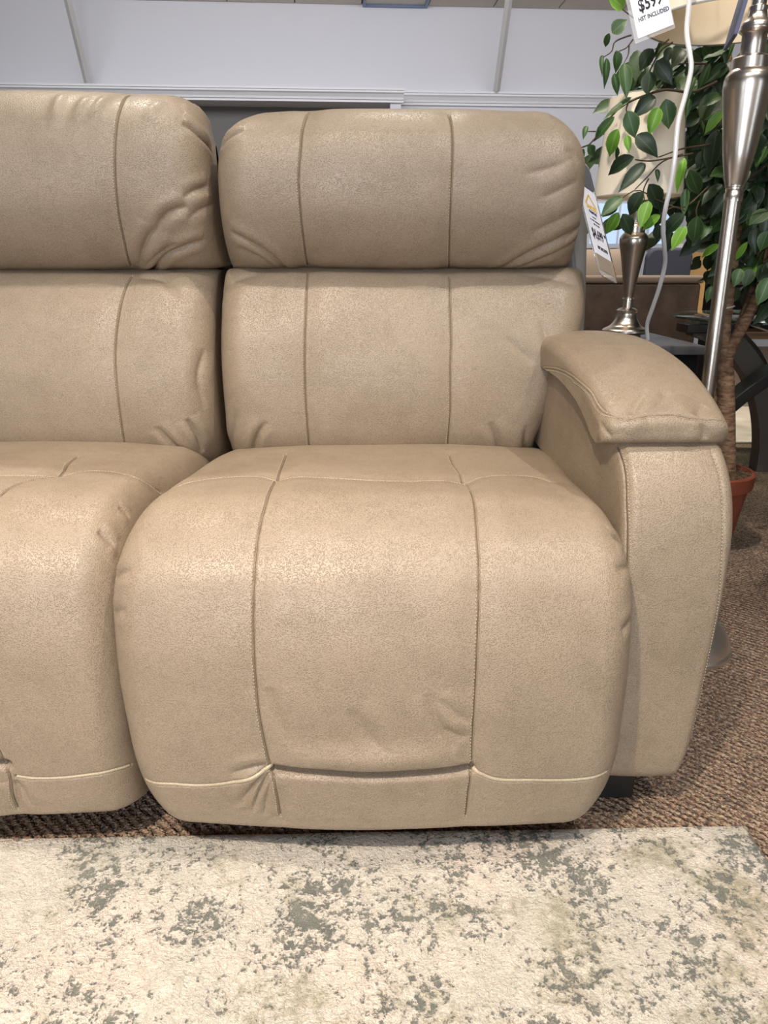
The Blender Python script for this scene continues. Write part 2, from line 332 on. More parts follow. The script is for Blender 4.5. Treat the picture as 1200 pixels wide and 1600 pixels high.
                ('w', 0.003, 0.006, [(0.8003, 0.5653), (0.828, 0.5565), (0.8641, 0.541)]), ('w', 0.003, 0.006, [(0.8114, 0.6317), (0.8336, 0.6229), (0.8613, 0.6118)]),
                ('w', 0.004, 0.006, [(0.1359, 0.5587), (0.1775, 0.5631), (0.208, 0.5675)]), ('w', 0.003, 0.006, [(0.1387, 0.6074), (0.1747, 0.6074), (0.1997, 0.6096)])]}
# ficus: leaf base, leaf tip, width, tone; twigs; stems
LEAF_SPOTS = [((0.537, 1.95, 1.357), (0.503, 1.925, 1.375), 0.0328, 2), ((0.517, 1.95, 1.308), (0.544, 1.934, 1.332), 0.0328, 1),
 ((0.511, 1.95, 1.308), (0.507, 1.968, 1.282), 0.0156, 1), ((0.527, 1.94, 1.271), (0.535, 1.945, 1.226), 0.0225, 1),
 ((0.544, 1.93, 1.243), (0.552, 1.906, 1.17), 0.0305, 1), ((0.527, 1.94, 1.225), (0.538, 1.936, 1.179), 0.0184, 1),
 ((0.509, 1.95, 1.258), (0.511, 1.949, 1.196), 0.0164, 1), ((0.502, 1.96, 1.266), (0.498, 1.94, 1.222), 0.0103, 1),
 ((0.607, 1.93, 1.272), (0.583, 1.944, 1.231), 0.0345, 0), ((0.614, 1.92, 1.246), (0.648, 1.897, 1.195), 0.0364, 0),
 ((0.603, 1.92, 1.224), (0.598, 1.913, 1.175), 0.0364, 0), ((0.553, 1.9, 1.141), (0.578, 1.901, 1.085), 0.036, 1),
 ((0.617, 1.88, 1.144), (0.599, 1.876, 1.088), 0.0316, 2), ((0.634, 1.89, 1.163), (0.651, 1.895, 1.102), 0.0378, 1),
 ((0.529, 1.88, 1.101), (0.515, 1.894, 1.043), 0.0297, 2), ((0.525, 1.9, 1.129), (0.484, 1.927, 1.082), 0.024, 1),
 ((0.469, 1.92, 1.113), (0.458, 1.907, 1.088), 0.0129, 1), ((0.474, 1.92, 1.073), (0.497, 1.929, 1.047), 0.0242, 1),
 ((0.467, 1.93, 1.068), (0.463, 1.942, 1.036), 0.0122, 1), ((0.558, 1.9, 1.09), (0.561, 1.888, 1.055), 0.018, 2), ((0.576, 1.89, 1.09), (0.621, 1.86, 1.044), 0.0398, 0),
 ((0.572, 1.88, 1.043), (0.517, 1.908, 1.01), 0.0316, 0), ((0.596, 1.87, 1.028), (0.537, 1.858, 0.971), 0.0315, 0), ((0.632, 1.9, 1.02), (0.637, 1.889, 0.992), 0.012, 1),
 ((0.534, 1.9, 1.071), (0.547, 1.924, 1.03), 0.012, 1), ((0.568, 1.93, 1.174), (0.507, 1.935, 1.13), 0.0162, 1), ((0.62, 1.92, 1.173), (0.571, 1.918, 1.134), 0.0364, 0),
 ((0.739, 1.93, 1.243), (0.723, 1.946, 1.185), 0.0183, 1), ((0.704, 1.92, 1.214), (0.679, 1.892, 1.16), 0.0162, 1),
 ((0.772, 1.9, 1.141), (0.736, 1.912, 1.096), 0.024, 2), ((0.661, 1.96, 1.281), (0.642, 1.952, 1.252), 0.0247, 0),
 ((0.681, 1.95, 1.275), (0.653, 1.925, 1.242), 0.0328, 0), ((0.705, 1.95, 1.272), (0.739, 1.96, 1.254), 0.0328, 0),
 ((0.719, 1.93, 1.277), (0.747, 1.956, 1.263), 0.0203, 1), ((0.698, 1.92, 1.169), (0.689, 1.902, 1.127), 0.0141, 1),
 ((0.766, 1.91, 1.104), (0.762, 1.918, 1.011), 0.0442, 0), ((0.547, 1.86, 0.956), (0.498, 1.848, 0.919), 0.0313, 1),
 ((0.542, 1.86, 0.924), (0.521, 1.875, 0.874), 0.0274, 2), ((0.593, 1.86, 0.967), (0.565, 1.873, 0.917), 0.0333, 0),
 ((0.606, 1.85, 0.947), (0.586, 1.833, 0.891), 0.0311, 2), ((0.636, 1.85, 0.917), (0.601, 1.87, 0.886), 0.0234, 2),
 ((0.554, 1.87, 0.921), (0.585, 1.879, 0.874), 0.0315, 0), ((0.605, 1.86, 0.984), (0.651, 1.871, 0.924), 0.0391, 0),
 ((0.695, 1.86, 0.92), (0.655, 1.879, 0.878), 0.0333, 0), ((0.696, 1.85, 0.894), (0.669, 1.846, 0.841), 0.0311, 2),
 ((0.725, 1.86, 0.916), (0.729, 1.876, 0.853), 0.0372, 1), ((0.698, 1.87, 1.015), (0.738, 1.893, 0.961), 0.0334, 1),
 ((0.684, 1.87, 1.04), (0.665, 1.846, 0.964), 0.0236, 2), ((0.823, 1.95, 0.857), (0.787, 1.971, 0.826), 0.0185, 2),
 ((0.944, 1.92, 0.78), (0.922, 1.914, 0.714), 0.0404, 1), ((0.838, 2.0, 0.758), (0.83, 1.999, 0.716), 0.021, 1), ((0.699, 1.88, 0.976), (0.693, 1.859, 0.916), 0.0198, 1),
 ((0.645, 1.88, 0.899), (0.649, 1.892, 0.86), 0.0237, 0), ((0.874, 1.93, 0.8), (0.858, 1.918, 0.76), 0.0284, 1), ((0.877, 1.92, 0.862), (0.861, 1.942, 0.816), 0.0162, 2),
 ((0.92, 1.93, 0.932), (0.874, 1.917, 0.901), 0.0366, 1), ((0.923, 1.92, 0.886), (0.911, 1.924, 0.839), 0.0323, 1),
 ((0.904, 1.94, 0.8), (0.891, 1.934, 0.756), 0.0327, 0)]
TWIGS = [(0.0022, [(0.566, 1.95, 1.336), (0.553, 1.95, 1.344), (0.533, 1.95, 1.356)]),
 (0.0022, [(0.561, 1.95, 1.304), (0.55, 1.95, 1.301), (0.524, 1.95, 1.289), (0.52, 1.95, 1.272), (0.502, 1.95, 1.26)]),
 (0.0018, [(0.563, 1.94, 1.293), (0.549, 1.94, 1.276), (0.535, 1.94, 1.27), (0.527, 1.94, 1.266)]),
 (0.0018, [(0.555, 1.94, 1.283), (0.555, 1.94, 1.263), (0.547, 1.94, 1.246)]), (0.0018, [(0.644, 1.94, 1.293), (0.628, 1.94, 1.281), (0.61, 1.94, 1.271)]),
 (0.0025, [(0.653, 1.94, 1.287), (0.631, 1.94, 1.273), (0.615, 1.94, 1.246), (0.607, 1.94, 1.225), (0.612, 1.94, 1.187)]),
 (0.0035,
  [(0.76, 1.93, 1.206), (0.708, 1.93, 1.185), (0.645, 1.93, 1.19), (0.599, 1.93, 1.178), (0.562, 1.93, 1.164), (0.532, 1.93, 1.143), (0.504, 1.93, 1.104),
   (0.479, 1.93, 1.075), (0.457, 1.93, 1.068)]),
 (0.0018, [(0.49, 1.92, 1.102), (0.47, 1.92, 1.102)]), (0.0025, [(0.713, 1.9, 1.053), (0.651, 1.9, 1.042), (0.613, 1.9, 1.037), (0.581, 1.9, 1.04)]),
 (0.0022, [(0.686, 1.89, 1.051), (0.641, 1.89, 1.034), (0.609, 1.89, 1.001), (0.584, 1.89, 0.975)]),
 (0.002, [(0.562, 1.93, 1.164), (0.559, 1.93, 1.15), (0.561, 1.93, 1.143)]),
 (0.0022, [(0.746, 1.87, 0.979), (0.693, 1.87, 0.935), (0.636, 1.87, 0.95), (0.582, 1.87, 0.972), (0.55, 1.87, 0.955)]),
 (0.002, [(0.702, 1.87, 0.928), (0.669, 1.87, 0.935), (0.643, 1.87, 0.919)]), (0.0018, [(0.607, 1.87, 0.997), (0.598, 1.87, 0.972), (0.605, 1.87, 0.943)]),
 (0.0018, [(0.73, 1.87, 0.95), (0.725, 1.87, 0.928), (0.729, 1.87, 0.913)]),
 (0.0022, [(0.736, 1.94, 1.244), (0.697, 1.94, 1.246), (0.651, 1.94, 1.239), (0.628, 1.94, 1.229)]),
 (0.003, [(0.792, 1.92, 1.084), (0.746, 1.92, 1.073), (0.696, 1.92, 1.066), (0.642, 1.92, 1.048)]),
 (0.002, [(0.92, 1.93, 0.932), (0.889, 1.93, 0.924), (0.867, 1.93, 0.909)])]
PATHS = {'cord': [(0.5868, 1.7, 1.394), (0.5963, 1.7, 1.2991), (0.5981, 1.7, 1.2447), (0.6057, 1.69, 1.2035), (0.6111, 1.69, 1.1812), (0.6065, 1.69, 1.1359),
          (0.5974, 1.69, 1.0839), (0.5982, 1.69, 1.0128), (0.5989, 1.7, 0.9591), (0.5974, 1.71, 0.9225), (0.6033, 1.73, 0.8853), (0.6212, 1.76, 0.847),
          (0.6411, 1.8, 0.8109), (0.6481, 1.84, 0.7568), (0.6517, 1.88, 0.7112), (0.656, 1.92, 0.6662), (0.6682, 1.94, 0.6301)],
 'core': [(0.6131, 2.12, 1.1341), (0.6425, 2.12, 1.2428), (0.6994, 2.12, 1.3062), (0.8218, 2.12, 1.3409), (1.0249, 2.12, 1.3546), (1.4224, 2.12, 1.3409),
          (1.5725, 2.12, 0.9907), (1.4239, 2.12, 0.7502), (1.0666, 2.12, 0.7585), (0.9478, 2.12, 0.7997), (0.8942, 2.12, 0.9125), (0.8197, 2.12, 0.9907),
          (0.7584, 2.12, 0.944), (0.6842, 2.12, 1.0061), (0.6528, 2.12, 1.067)],
 'crown': [(0.487, 2.1, 1.1163), (0.5569, 2.1, 1.2386), (0.6277, 2.1, 1.3221), (0.7152, 2.1, 1.3765), (0.9265, 2.1, 1.4166), (1.3898, 2.1, 1.4166), (1.5909, 2.1, 0.9889),
           (1.4732, 2.1, 0.7008), (1.0426, 2.1, 0.6841), (0.8666, 2.1, 0.7008), (0.8282, 2.1, 0.864), (0.7455, 2.1, 0.8481), (0.5718, 2.1, 0.8957),
           (0.5937, 2.1, 1.0193)],
 'left_stem': [(0.944, 2.11, 0.563), (0.931, 2.1, 0.6246), (0.929, 2.1, 0.7008), (0.9293, 2.1, 0.7835), (0.9317, 2.11, 0.8803), (0.9262, 2.12, 1.0061),
               (0.9109, 2.15, 1.1463), (0.898, 2.2, 1.2743), (0.8691, 2.22, 1.4236)],
 'low_stem': [(0.9575, 2.14, 0.4145), (0.9537, 2.15, 0.4864), (0.9476, 2.15, 0.5172)],
 'middle_stem': [(0.9661, 2.12, 0.5882), (0.9803, 2.12, 0.6488), (1.0008, 2.13, 0.7079), (1.0141, 2.14, 0.7665), (1.0352, 2.18, 0.8665), (1.0373, 2.22, 1.0319)],
 'right_stem': [(0.9488, 2.11, 0.5543), (0.9598, 2.1, 0.6075), (0.9774, 2.09, 0.6594), (0.9979, 2.09, 0.7179), (1.0174, 2.1, 0.7997), (1.0331, 2.12, 0.9125),
                (1.0499, 2.16, 1.0566)],
 'trunk': [(0.9955, 2.1, 0.2444), (0.9797, 2.1, 0.3295), (0.9667, 2.1, 0.4217), (0.9568, 2.11, 0.51), (0.9445, 2.11, 0.5718)]}

# ------------------------------------------------------------------ small helpers
def link(o, parent=None):
    S.collection.objects.link(o)
    if parent is not None:
        o.parent = parent
    return o


def mesh_obj(name, verts, faces, mat=None, parent=None, smooth=True):
    me = bpy.data.meshes.new(name)
    me.from_pydata([tuple(v) for v in verts], [], faces)
    if smooth:
        me.polygons.foreach_set('use_smooth', [True] * len(me.polygons))
    if mat:
        me.materials.append(mat)
    me.update()
    return link(bpy.data.objects.new(name, me), parent)


def thing(name, label, cat, loc=(0, 0, 0), rotz=0.0, group=None):
    o = bpy.data.objects.new(name, None)
    o.empty_display_size = 0.05
    o.location = loc
    o.rotation_euler = (0, 0, rotz)
    return tag(link(o), label, cat, group)


def tag(o, label, cat, group=None):
    o['label'] = label
    o['category'] = cat
    if group:
        o['group'] = group
    return o


def structure(o, label=None):
    o['kind'] = 'structure'
    if label:
        o['label'] = label
    return o


class Geo:
    """collects simple solids for one mesh"""
    def __init__(s):
        s.v, s.f = [], []

    def add(s, v, f):
        n = len(s.v)
        s.v += [tuple(map(float, p)) for p in v]
        s.f += [tuple(i + n for i in q) for q in f]
        return s

    def box(s, lo, hi, M=None):
        x0, y0, z0 = lo; x1, y1, z1 = hi
        v = [Vector(p) for p in ((x0, y0, z0), (x1, y0, z0), (x1, y1, z0), (x0, y1, z0), (x0, y0, z1), (x1, y0, z1), (x1, y1, z1), (x0, y1, z1))]
        if M is not None:
            v = [M @ p for p in v]
        return s.add(v, [(0, 3, 2, 1), (4, 5, 6, 7), (0, 1, 5, 4), (1, 2, 6, 5), (2, 3, 7, 6), (3, 0, 4, 7)])

    def tube(s, pts, rad, n=10, fine=None):
        P = np.asarray(pts, float)
        r = np.full(len(P), rad) if np.isscalar(rad) else np.asarray(rad, float)
        if fine:
            Q = spline(P, fine)
            L0 = np.r_[0, np.cumsum(np.linalg.norm(np.diff(P, axis=0), axis=1))]
            r = np.interp(np.linspace(0, L0[-1], fine), L0, r); P = Q
        T = np.gradient(P, axis=0); T /= np.linalg.norm(T, axis=1)[:, None] + 1e-9
        ref = np.array([0, 0, 1.0]) if abs(T[0][2]) < .9 else np.array([1.0, 0, 0])
        v = []; a = np.cross(T[0], ref); a /= np.linalg.norm(a)
        for i in range(len(P)):
            a = a - T[i] * (a @ T[i]); a /= np.linalg.norm(a) + 1e-9
            b = np.cross(T[i], a)
            for k in range(n):
                t = 2 * math.pi * k / n
                v.append(P[i] + r[i] * (math.cos(t) * a + math.sin(t) * b))
        f = []
        for i in range(len(P) - 1):
            for k in range(n):
                f.append((i * n + k, i * n + (k + 1) % n, (i + 1) * n + (k + 1) % n, (i + 1) * n + k))
        f.append(tuple(range(n - 1, -1, -1))); f.append(tuple((len(P) - 1) * n + k for k in range(n)))
        return s.add(v, f)

    def lathe(s, prof, c=(0, 0), n=40, cap=True):
        """prof: (radius, z)"""
        v = []; f = []
        for r, z in prof:
            for k in range(n):
                t = 2 * math.pi * k / n
                v.append((c[0] + r * math.cos(t), c[1] + r * math.sin(t), z))
        for i in range(len(prof) - 1):
            for k in range(n):
                f.append((i * n + k, i * n + (k + 1) % n, (i + 1) * n + (k + 1) % n, (i + 1) * n + k))
        if cap:
            f.append(tuple(range(n - 1, -1, -1))); f.append(tuple((len(prof) - 1) * n + k for k in range(n)))
        return s.add(v, f)

    def prism(s, outline, M, depth):
        """2D outline extruded by depth, placed by matrix M (outline in local x,z; depth along local y)"""
        n = len(outline)
        v = [M @ Vector((x, 0, z)) for x, z in outline] + [M @ Vector((x, depth, z)) for x, z in outline]
        f = [tuple(range(n)), tuple(range(2 * n - 1, n - 1, -1))] + [(i, i + n, (i + 1) % n + n, (i + 1) % n) for i in range(n)]
        return s.add(v, f)

    def obj(s, name, mat, parent=None, smooth=False, bevel=0, seg=2):
        o = mesh_obj(name, s.v, s.f, mat, parent, smooth)
        bm = bmesh.new(); bm.from_mesh(o.data)
        bmesh.ops.recalc_face_normals(bm, faces=bm.faces)
        bm.to_mesh(o.data); bm.free()
        if bevel:
            m = o.modifiers.new('bevel', 'BEVEL'); m.width = bevel; m.segments = seg; m.limit_method = 'ANGLE'
            o.data.polygons.foreach_set('use_smooth', [True] * len(o.data.polygons))
            w = o.modifiers.new('weighted', 'WEIGHTED_NORMAL'); w.keep_sharp = True
        elif smooth:
            o.data.set_sharp_from_angle(angle=R(40))
        return o


def rounded(w, h, r, n=6):
    out = []
    for cx, cz, a0 in ((w / 2 - r, h / 2 - r, 0), (-w / 2 + r, h / 2 - r, 90), (-w / 2 + r, -h / 2 + r, 180), (w / 2 - r, -h / 2 + r, 270)):
        for k in range(n + 1):
            a = R(a0 + 90 * k / n)
            out.append((cx + r * math.cos(a), cz + r * math.sin(a)))
    return out


# ------------------------------------------------------------------ materials
def material(name, color=(.5, .5, .5), rough=.5, metal=0.0, **kw):
    m = bpy.data.materials.new(name)
    m.use_nodes = True
    b = m.node_tree.nodes['Principled BSDF']
    b.inputs['Base Color'].default_value = (*color, 1)
    b.inputs['Roughness'].default_value = rough
    b.inputs['Metallic'].default_value = metal
    for k, v in kw.items():
        b.inputs[k.replace('_', ' ')].default_value = v
    return m


class Nodes:
    def __init__(s, m):
        s.t = m.node_tree; s.b = s.t.nodes['Principled BSDF']

    def n(s, kind, **kw):
        x = s.t.nodes.new(kind)
        for k, v in kw.items():
            if k in x.inputs:
                x.inputs[k].default_value = v
            else:
                setattr(x, k, v)
        return x

    def l(s, a, b):
        s.t.links.new(a, b)

    def ramp(s, fac, stops, interp='LINEAR'):
        r = s.n('ShaderNodeValToRGB'); r.color_ramp.interpolation = interp
        e = r.color_ramp.elements
        while len(e) < len(stops):
            e.new(0.5)
        for el, (p, c) in zip(e, stops):
            el.position = p; el.color = (*c, 1) if len(c) == 3 else c
        s.l(fac, r.inputs['Fac'])
        return r.outputs['Color']

    def mix(s, fac, a, b, mode='MIX'):
        x = s.n('ShaderNodeMix', data_type='RGBA', blend_type=mode)
        for sock, v in ((x.inputs[0], fac), (x.inputs[6], a), (x.inputs[7], b)):
            if hasattr(v, 'is_linked'):
                s.l(v, sock)
            else:
                sock.default_value = v if not isinstance(v, tuple) or len(v) == 4 else (*v, 1)
        return x.outputs[2]

    def bump(s, height, strength, distance, normal=None):
        x = s.n('ShaderNodeBump', Strength=strength, Distance=distance)
        s.l(height, x.inputs['Height'])
        if normal is not None:
            s.l(normal, x.inputs['Normal'])
        return x.outputs['Normal']

    def coord(s, kind='Object', scale=(1, 1, 1)):
        tc = s.n('ShaderNodeTexCoord')
        mp = s.n('ShaderNodeMapping')
        mp.inputs['Scale'].default_value = scale
        s.l(tc.outputs[kind], mp.inputs['Vector'])
        return mp.outputs['Vector']


def srgb(r, g, b):
    f = lambda c: (c / 255 / 12.92) if c / 255 <= .04045 else ((c / 255 + .055) / 1.055) ** 2.4
    return (f(r), f(g), f(b))


def leather(name, base, dark, rough=.41, pebble=600.0, depth=.0006):
    """pebbled hide: pale grain with fine dark pores, slight mottling"""
    m = material(name, base, rough)
    k = Nodes(m)
    co = k.coord()
    vo = k.n('ShaderNodeTexVoronoi', feature='F1', Scale=pebble)
    k.l(co, vo.inputs['Vector'])
    pore = k.ramp(vo.outputs['Distance'], [(0.12, (0, 0, 0)), (0.34, (.5, .5, .5)), (0.58, (1, 1, 1))])
    big = k.n('ShaderNodeTexNoise', Scale=11.0, Detail=7.0, Roughness=.62)
    k.l(co, big.inputs['Vector'])
    worn = k.n('ShaderNodeTexNoise', Scale=48.0, Detail=5.0, Roughness=.6)
    k.l(co, worn.inputs['Vector'])
    tone = k.ramp(big.outputs['Fac'], [(.34, (.90, .89, .87)), (.52, (1, 1, 1)), (.7, (1.04, 1.03, 1.02))])
    amount = k.ramp(worn.outputs['Fac'], [(.35, (.45, .45, .45)), (.65, (.75, .75, .75))])
    pitted = k.mix(amount, base, dark)
    col = k.mix(pore, pitted, base)
    col = k.mix(1.0, col, tone, 'MULTIPLY')
    k.l(col, k.b.inputs['Base Color'])
    rr = k.ramp(big.outputs['Fac'], [(.3, (rough + .08,) * 3), (.7, (rough - .05,) * 3)])
    k.l(rr, k.b.inputs['Roughness'])
    n1 = k.bump(pore, .55, depth)
    n2 = k.bump(big.outputs['Fac'], .25, .006, n1)
    k.l(n2, k.b.inputs['Normal'])
    k.b.inputs['Specular IOR Level'].default_value = .5
    return m


M = {}
M['leather'] = leather('taupe_leather', srgb(154, 137, 117), srgb(94, 75, 53))
M['stitch'] = material('cream_thread', srgb(196, 182, 158), .7)
M['seam'] = material('seam_groove_shade', srgb(92, 75, 56), .8)  # dark tube colour standing in for the shade down the seam groove
M['piping'] = leather('cream_piping', srgb(190, 174, 146), srgb(140, 122, 96), depth=.0003)
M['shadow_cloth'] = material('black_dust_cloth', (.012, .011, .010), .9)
M['black'] = material('black_plastic', (.012, .012, .012), .45)
M['shell'] = material('grey_backing_vinyl', srgb(120, 116, 112), .6)
M['nickel'] = material('brushed_nickel', srgb(228, 217, 204), .25, 1.0, Anisotropic=.5)
M['satin_nickel'] = material('satin_nickel', srgb(222, 216, 208), .4, 1.0)
M['white_paint'] = material('white_wall_paint', srgb(222, 221, 226), .85)
M['trim_paint'] = material('white_trim_paint', srgb(232, 231, 233), .5)
M['shop_wall'] = material('beige_shop_wall', srgb(204, 190, 172), .9)
M['recess'] = material('grey_recess_wall', srgb(116, 113, 110), .8)  # darker flat grey for the wall below the header
M['green'] = []
for nm, a, b in (('dark_leaf', srgb(38, 54, 34), srgb(60, 80, 48)), ('green_leaf', srgb(56, 84, 44), srgb(88, 116, 62)), ('lime_leaf', srgb(98, 142, 46), srgb(128, 168, 66))):
    m = material(nm, a, .44)
    k = Nodes(m)
    co = k.coord('UV')
    sep = k.n('ShaderNodeSeparateXYZ'); k.l(co, sep.inputs[0])
    wv = k.n('ShaderNodeTexWave', Scale=5.0, Distortion=1.5); k.l(co, wv.inputs['Vector'])
    mid = k.ramp(sep.outputs['X'], [(.44, (0, 0, 0)), (.49, (1, 1, 1)), (.51, (1, 1, 1)), (.56, (0, 0, 0))])
    rim = k.ramp(sep.outputs['X'], [(.0, (1, 1, 1)), (.12, (0, 0, 0)), (.88, (0, 0, 0)), (1, (1, 1, 1))])
    c = k.mix(.10, a, wv.outputs['Color'], 'SOFT_LIGHT')
    c = k.mix(mid, c, b)
    c = k.mix(rim, c, b)
    k.l(c, k.b.inputs['Base Color'])
    k.l(k.bump(wv.outputs['Fac'], .12, .0006), k.b.inputs['Normal'])
    k.b.inputs['Transmission Weight'].default_value = 0
    M['green'].append(m)
m = M['bark'] = material('tan_bark', srgb(150, 118, 84), .8)
k = Nodes(m); co = k.coord('Object', (1, 1, 3.5))
nz = k.n('ShaderNodeTexNoise', Scale=28.0, Detail=6.0, Roughness=.65); k.l(co, nz.inputs['Vector'])
k.l(k.ramp(nz.outputs['Fac'], [(.3, srgb(66, 42, 30)), (.48, srgb(118, 88, 64)), (.62, srgb(150, 120, 90)), (.75, srgb(104, 62, 42))]), k.b.inputs['Base Color'])
k.l(k.bump(nz.outputs['Fac'], .8, .006), k.b.inputs['Normal'])
M['twig'] = material('brown_twig', srgb(74, 58, 42), .8)
m = M['terracotta'] = material('terracotta', srgb(158, 82, 52), .6)
k = Nodes(m); nz = k.n('ShaderNodeTexNoise', Scale=14.0, Detail=4.0); k.l(k.coord(), nz.inputs['Vector'])
k.l(k.ramp(nz.outputs['Fac'], [(.3, srgb(116, 54, 34)), (.7, srgb(140, 72, 48))]), k.b.inputs['Base Color'])
m = M['moss'] = material('dried_moss', srgb(80, 58, 40), 1.0)
k = Nodes(m); nz = k.n('ShaderNodeTexNoise', Scale=60.0, Detail=6.0); k.l(k.coord(), nz.inputs['Vector'])
k.l(k.ramp(nz.outputs['Fac'], [(.3, srgb(46, 32, 22)), (.7, srgb(120, 92, 64))]), k.b.inputs['Base Color'])
k.l(k.bump(nz.outputs['Fac'], 1, .02), k.b.inputs['Normal'])
m = M['shade'] = material('cream_lampshade_fabric', srgb(232, 220, 198), .75)
k = Nodes(m); nz = k.n('ShaderNodeTexNoise', Scale=220.0, Detail=2.0); k.l(k.coord('Object', (1, 1, .25)), nz.inputs['Vector'])
k.l(k.bump(nz.outputs['Fac'], .3, .001), k.b.inputs['Normal'])
M['clear'] = material('clear_plastic', (.96, .97, 1.0), .08, Transmission_Weight=1.0, IOR=1.2)
M['clear_thin'] = material('clear_plastic_film', (1, 1, 1), .12, Alpha=.16)
M['paper'] = material('white_paper', srgb(236, 235, 244), .8)
M['ink'] = material('black_ink', srgb(26, 24, 34), .7)
M['navy_ink'] = material('navy_ink', srgb(48, 52, 110), .7)
M['yellow_ink'] = material('yellow_ink', srgb(226, 184, 66), .7)
M['grey_ink'] = material('grey_ink', srgb(128, 132, 150), .7)
M['tag_back'] = material('grey_card', srgb(92, 92, 100), .6)
M['cord'] = material('clear_white_cord', srgb(238, 235, 234), .2, Transmission_Weight=.12)
m = M['suede'] = material('dark_brown_suede', srgb(70, 56, 48), .75)
k = Nodes(m); nz = k.n('ShaderNodeTexNoise', Scale=9.0, Detail=7.0, Roughness=.65); k.l(k.coord(), nz.inputs['Vector'])
k.l(k.ramp(nz.outputs['Fac'], [(.3, srgb(70, 56, 48)), (.7, srgb(112, 93, 80))]), k.b.inputs['Base Color'])
M['suede_highlight'] = material('suede_rail_highlight', srgb(142, 124, 108), .7)  # paler suede, painting the highlight along the couch's top rail
M['taupe_cloth'] = material('taupe_pillow_cloth', srgb(156, 140, 124), .85)
M['slate_cloth'] = material('slate_chair_cloth', srgb(72, 76, 92), .85)
M['tan_cloth'] = material('tan_chair_cloth', srgb(184, 146, 92), .8)
m = M['grey_wood'] = material('grey_table_top', srgb(116, 116, 118), .3)
k = Nodes(m); nz = k.n('ShaderNodeTexNoise', Scale=7.0, Detail=6.0); k.l(k.coord('Object', (1, 14, 1)), nz.inputs['Vector'])
k.l(k.ramp(nz.outputs['Fac'], [(.3, srgb(50, 50, 53)), (.7, srgb(80, 79, 80))]), k.b.inputs['Base Color'])
M['black_wood'] = material('black_table_wood', srgb(14, 13, 14), .6, Specular_IOR_Level=.12)
M['espresso'] = material('espresso_wood', srgb(36, 30, 28), .4)
M['espresso_face'] = material('grey_brown_wood', srgb(84, 74, 66), .55)
m = M['brown_wood'] = material('brown_wood', srgb(84, 62, 48), .5)
k = Nodes(m); nz = k.n('ShaderNodeTexNoise', Scale=6.0, Detail=5.0); k.l(k.coord('Object', (1, 10, 10)), nz.inputs['Vector'])
k.l(k.ramp(nz.outputs['Fac'], [(.3, srgb(66, 47, 36)), (.7, srgb(100, 76, 60))]), k.b.inputs['Base Color'])
M['glass'] = material('green_edged_glass', (.62, .92, .84), .03, Transmission_Weight=1.0, IOR=1.45)
M['strut'] = material('pale_painted_steel', srgb(206, 203, 200), .6)
M['tile'] = material('tan_ceiling_tile', srgb(206, 198, 184), .9)
M['tile_grid'] = material('ceiling_grid_metal', srgb(150, 146, 138), .6)
M['sky_pane'] = material('daylit_window_pane', srgb(190, 212, 240), .2)
M['sky_pane'].node_tree.nodes['Principled BSDF'].inputs['Emission Color'].default_value = (*srgb(190, 214, 246), 1)
M['sky_pane'].node_tree.nodes['Principled BSDF'].inputs['Emission Strength'].default_value = .75

# ribbed tweed carpet
m = M['carpet'] = material('tweed_carpet', srgb(140, 116, 100), 1.0)
k = Nodes(m); co = k.coord()
vo = k.n('ShaderNodeTexVoronoi', Scale=270.0); k.l(k.coord('Object', (1.0, .85, 1)), vo.inputs['Vector'])
tuft = k.n('ShaderNodeSeparateColor'); k.l(vo.outputs['Color'], tuft.inputs[0])
yarn = k.ramp(tuft.outputs[0], [(0, srgb(70, 54, 48)), (.16, srgb(166, 144, 124)), (.34, srgb(130, 110, 94)), (.52, srgb(182, 160, 138)), (.68, srgb(84, 78, 84)), (.8, srgb(150, 110, 96)), (.92, srgb(196, 176, 152))], 'CONSTANT')
rib = k.n('ShaderNodeTexWave', Scale=34.0, Distortion=1.2, Detail=1.0); rib.bands_direction = 'DIAGONAL'
k.l(co, rib.inputs['Vector'])
blotch = k.n('ShaderNodeTexNoise', Scale=3.0, Detail=4.0); k.l(co, blotch.inputs['Vector'])
c = k.mix(.35, yarn, srgb(154, 134, 114))
c = k.mix(1.0, c, k.ramp(rib.outputs['Fac'], [(0, (.62, .6, .6)), (.5, (1, 1, 1))]), 'MULTIPLY')
c = k.mix(1.0, c, k.ramp(blotch.outputs['Fac'], [(.3, (.88, .86, .85)), (.7, (1.06, 1.05, 1.04))]), 'MULTIPLY')
k.l(c, k.b.inputs['Base Color'])
n1 = k.bump(rib.outputs['Fac'], .8, .004)
k.l(k.bump(vo.outputs['Distance'], .9, -.004, n1), k.b.inputs['Normal'])
k.b.inputs['Specular IOR Level'].default_value = .1

# distressed cream rug with grey-green flecks
m = M['rug'] = material('distressed_rug', srgb(214, 202, 180), 1.0)
k = Nodes(m); co = k.coord()
sep = k.n('ShaderNodeSeparateXYZ'); k.l(co, sep.inputs[0])
warp = k.n('ShaderNodeTexNoise', Scale=40.0, Detail=4.0); k.l(co, warp.inputs['Vector'])
wco = k.mix(.018, co, warp.outputs['Color'], 'ADD')
fleck = k.n('ShaderNodeTexNoise', Scale=85.0, Detail=5.0, Roughness=.66); k.l(wco, fleck.inputs['Vector'])
zone = k.n('ShaderNodeTexNoise', Scale=7.5, Detail=5.0, Roughness=.6); k.l(wco, zone.inputs['Vector'])
olive = k.n('ShaderNodeTexNoise', Scale=7.5, Detail=6.0, Roughness=.7); k.l(k.mix(1.0, wco, (3.1, 1.7, .4), 'ADD'), olive.inputs['Vector'])
tone = k.n('ShaderNodeTexNoise', Scale=5.0, Detail=3.0); k.l(k.mix(1.0, co, (7.1, 2.7, .4), 'ADD'), tone.inputs['Vector'])


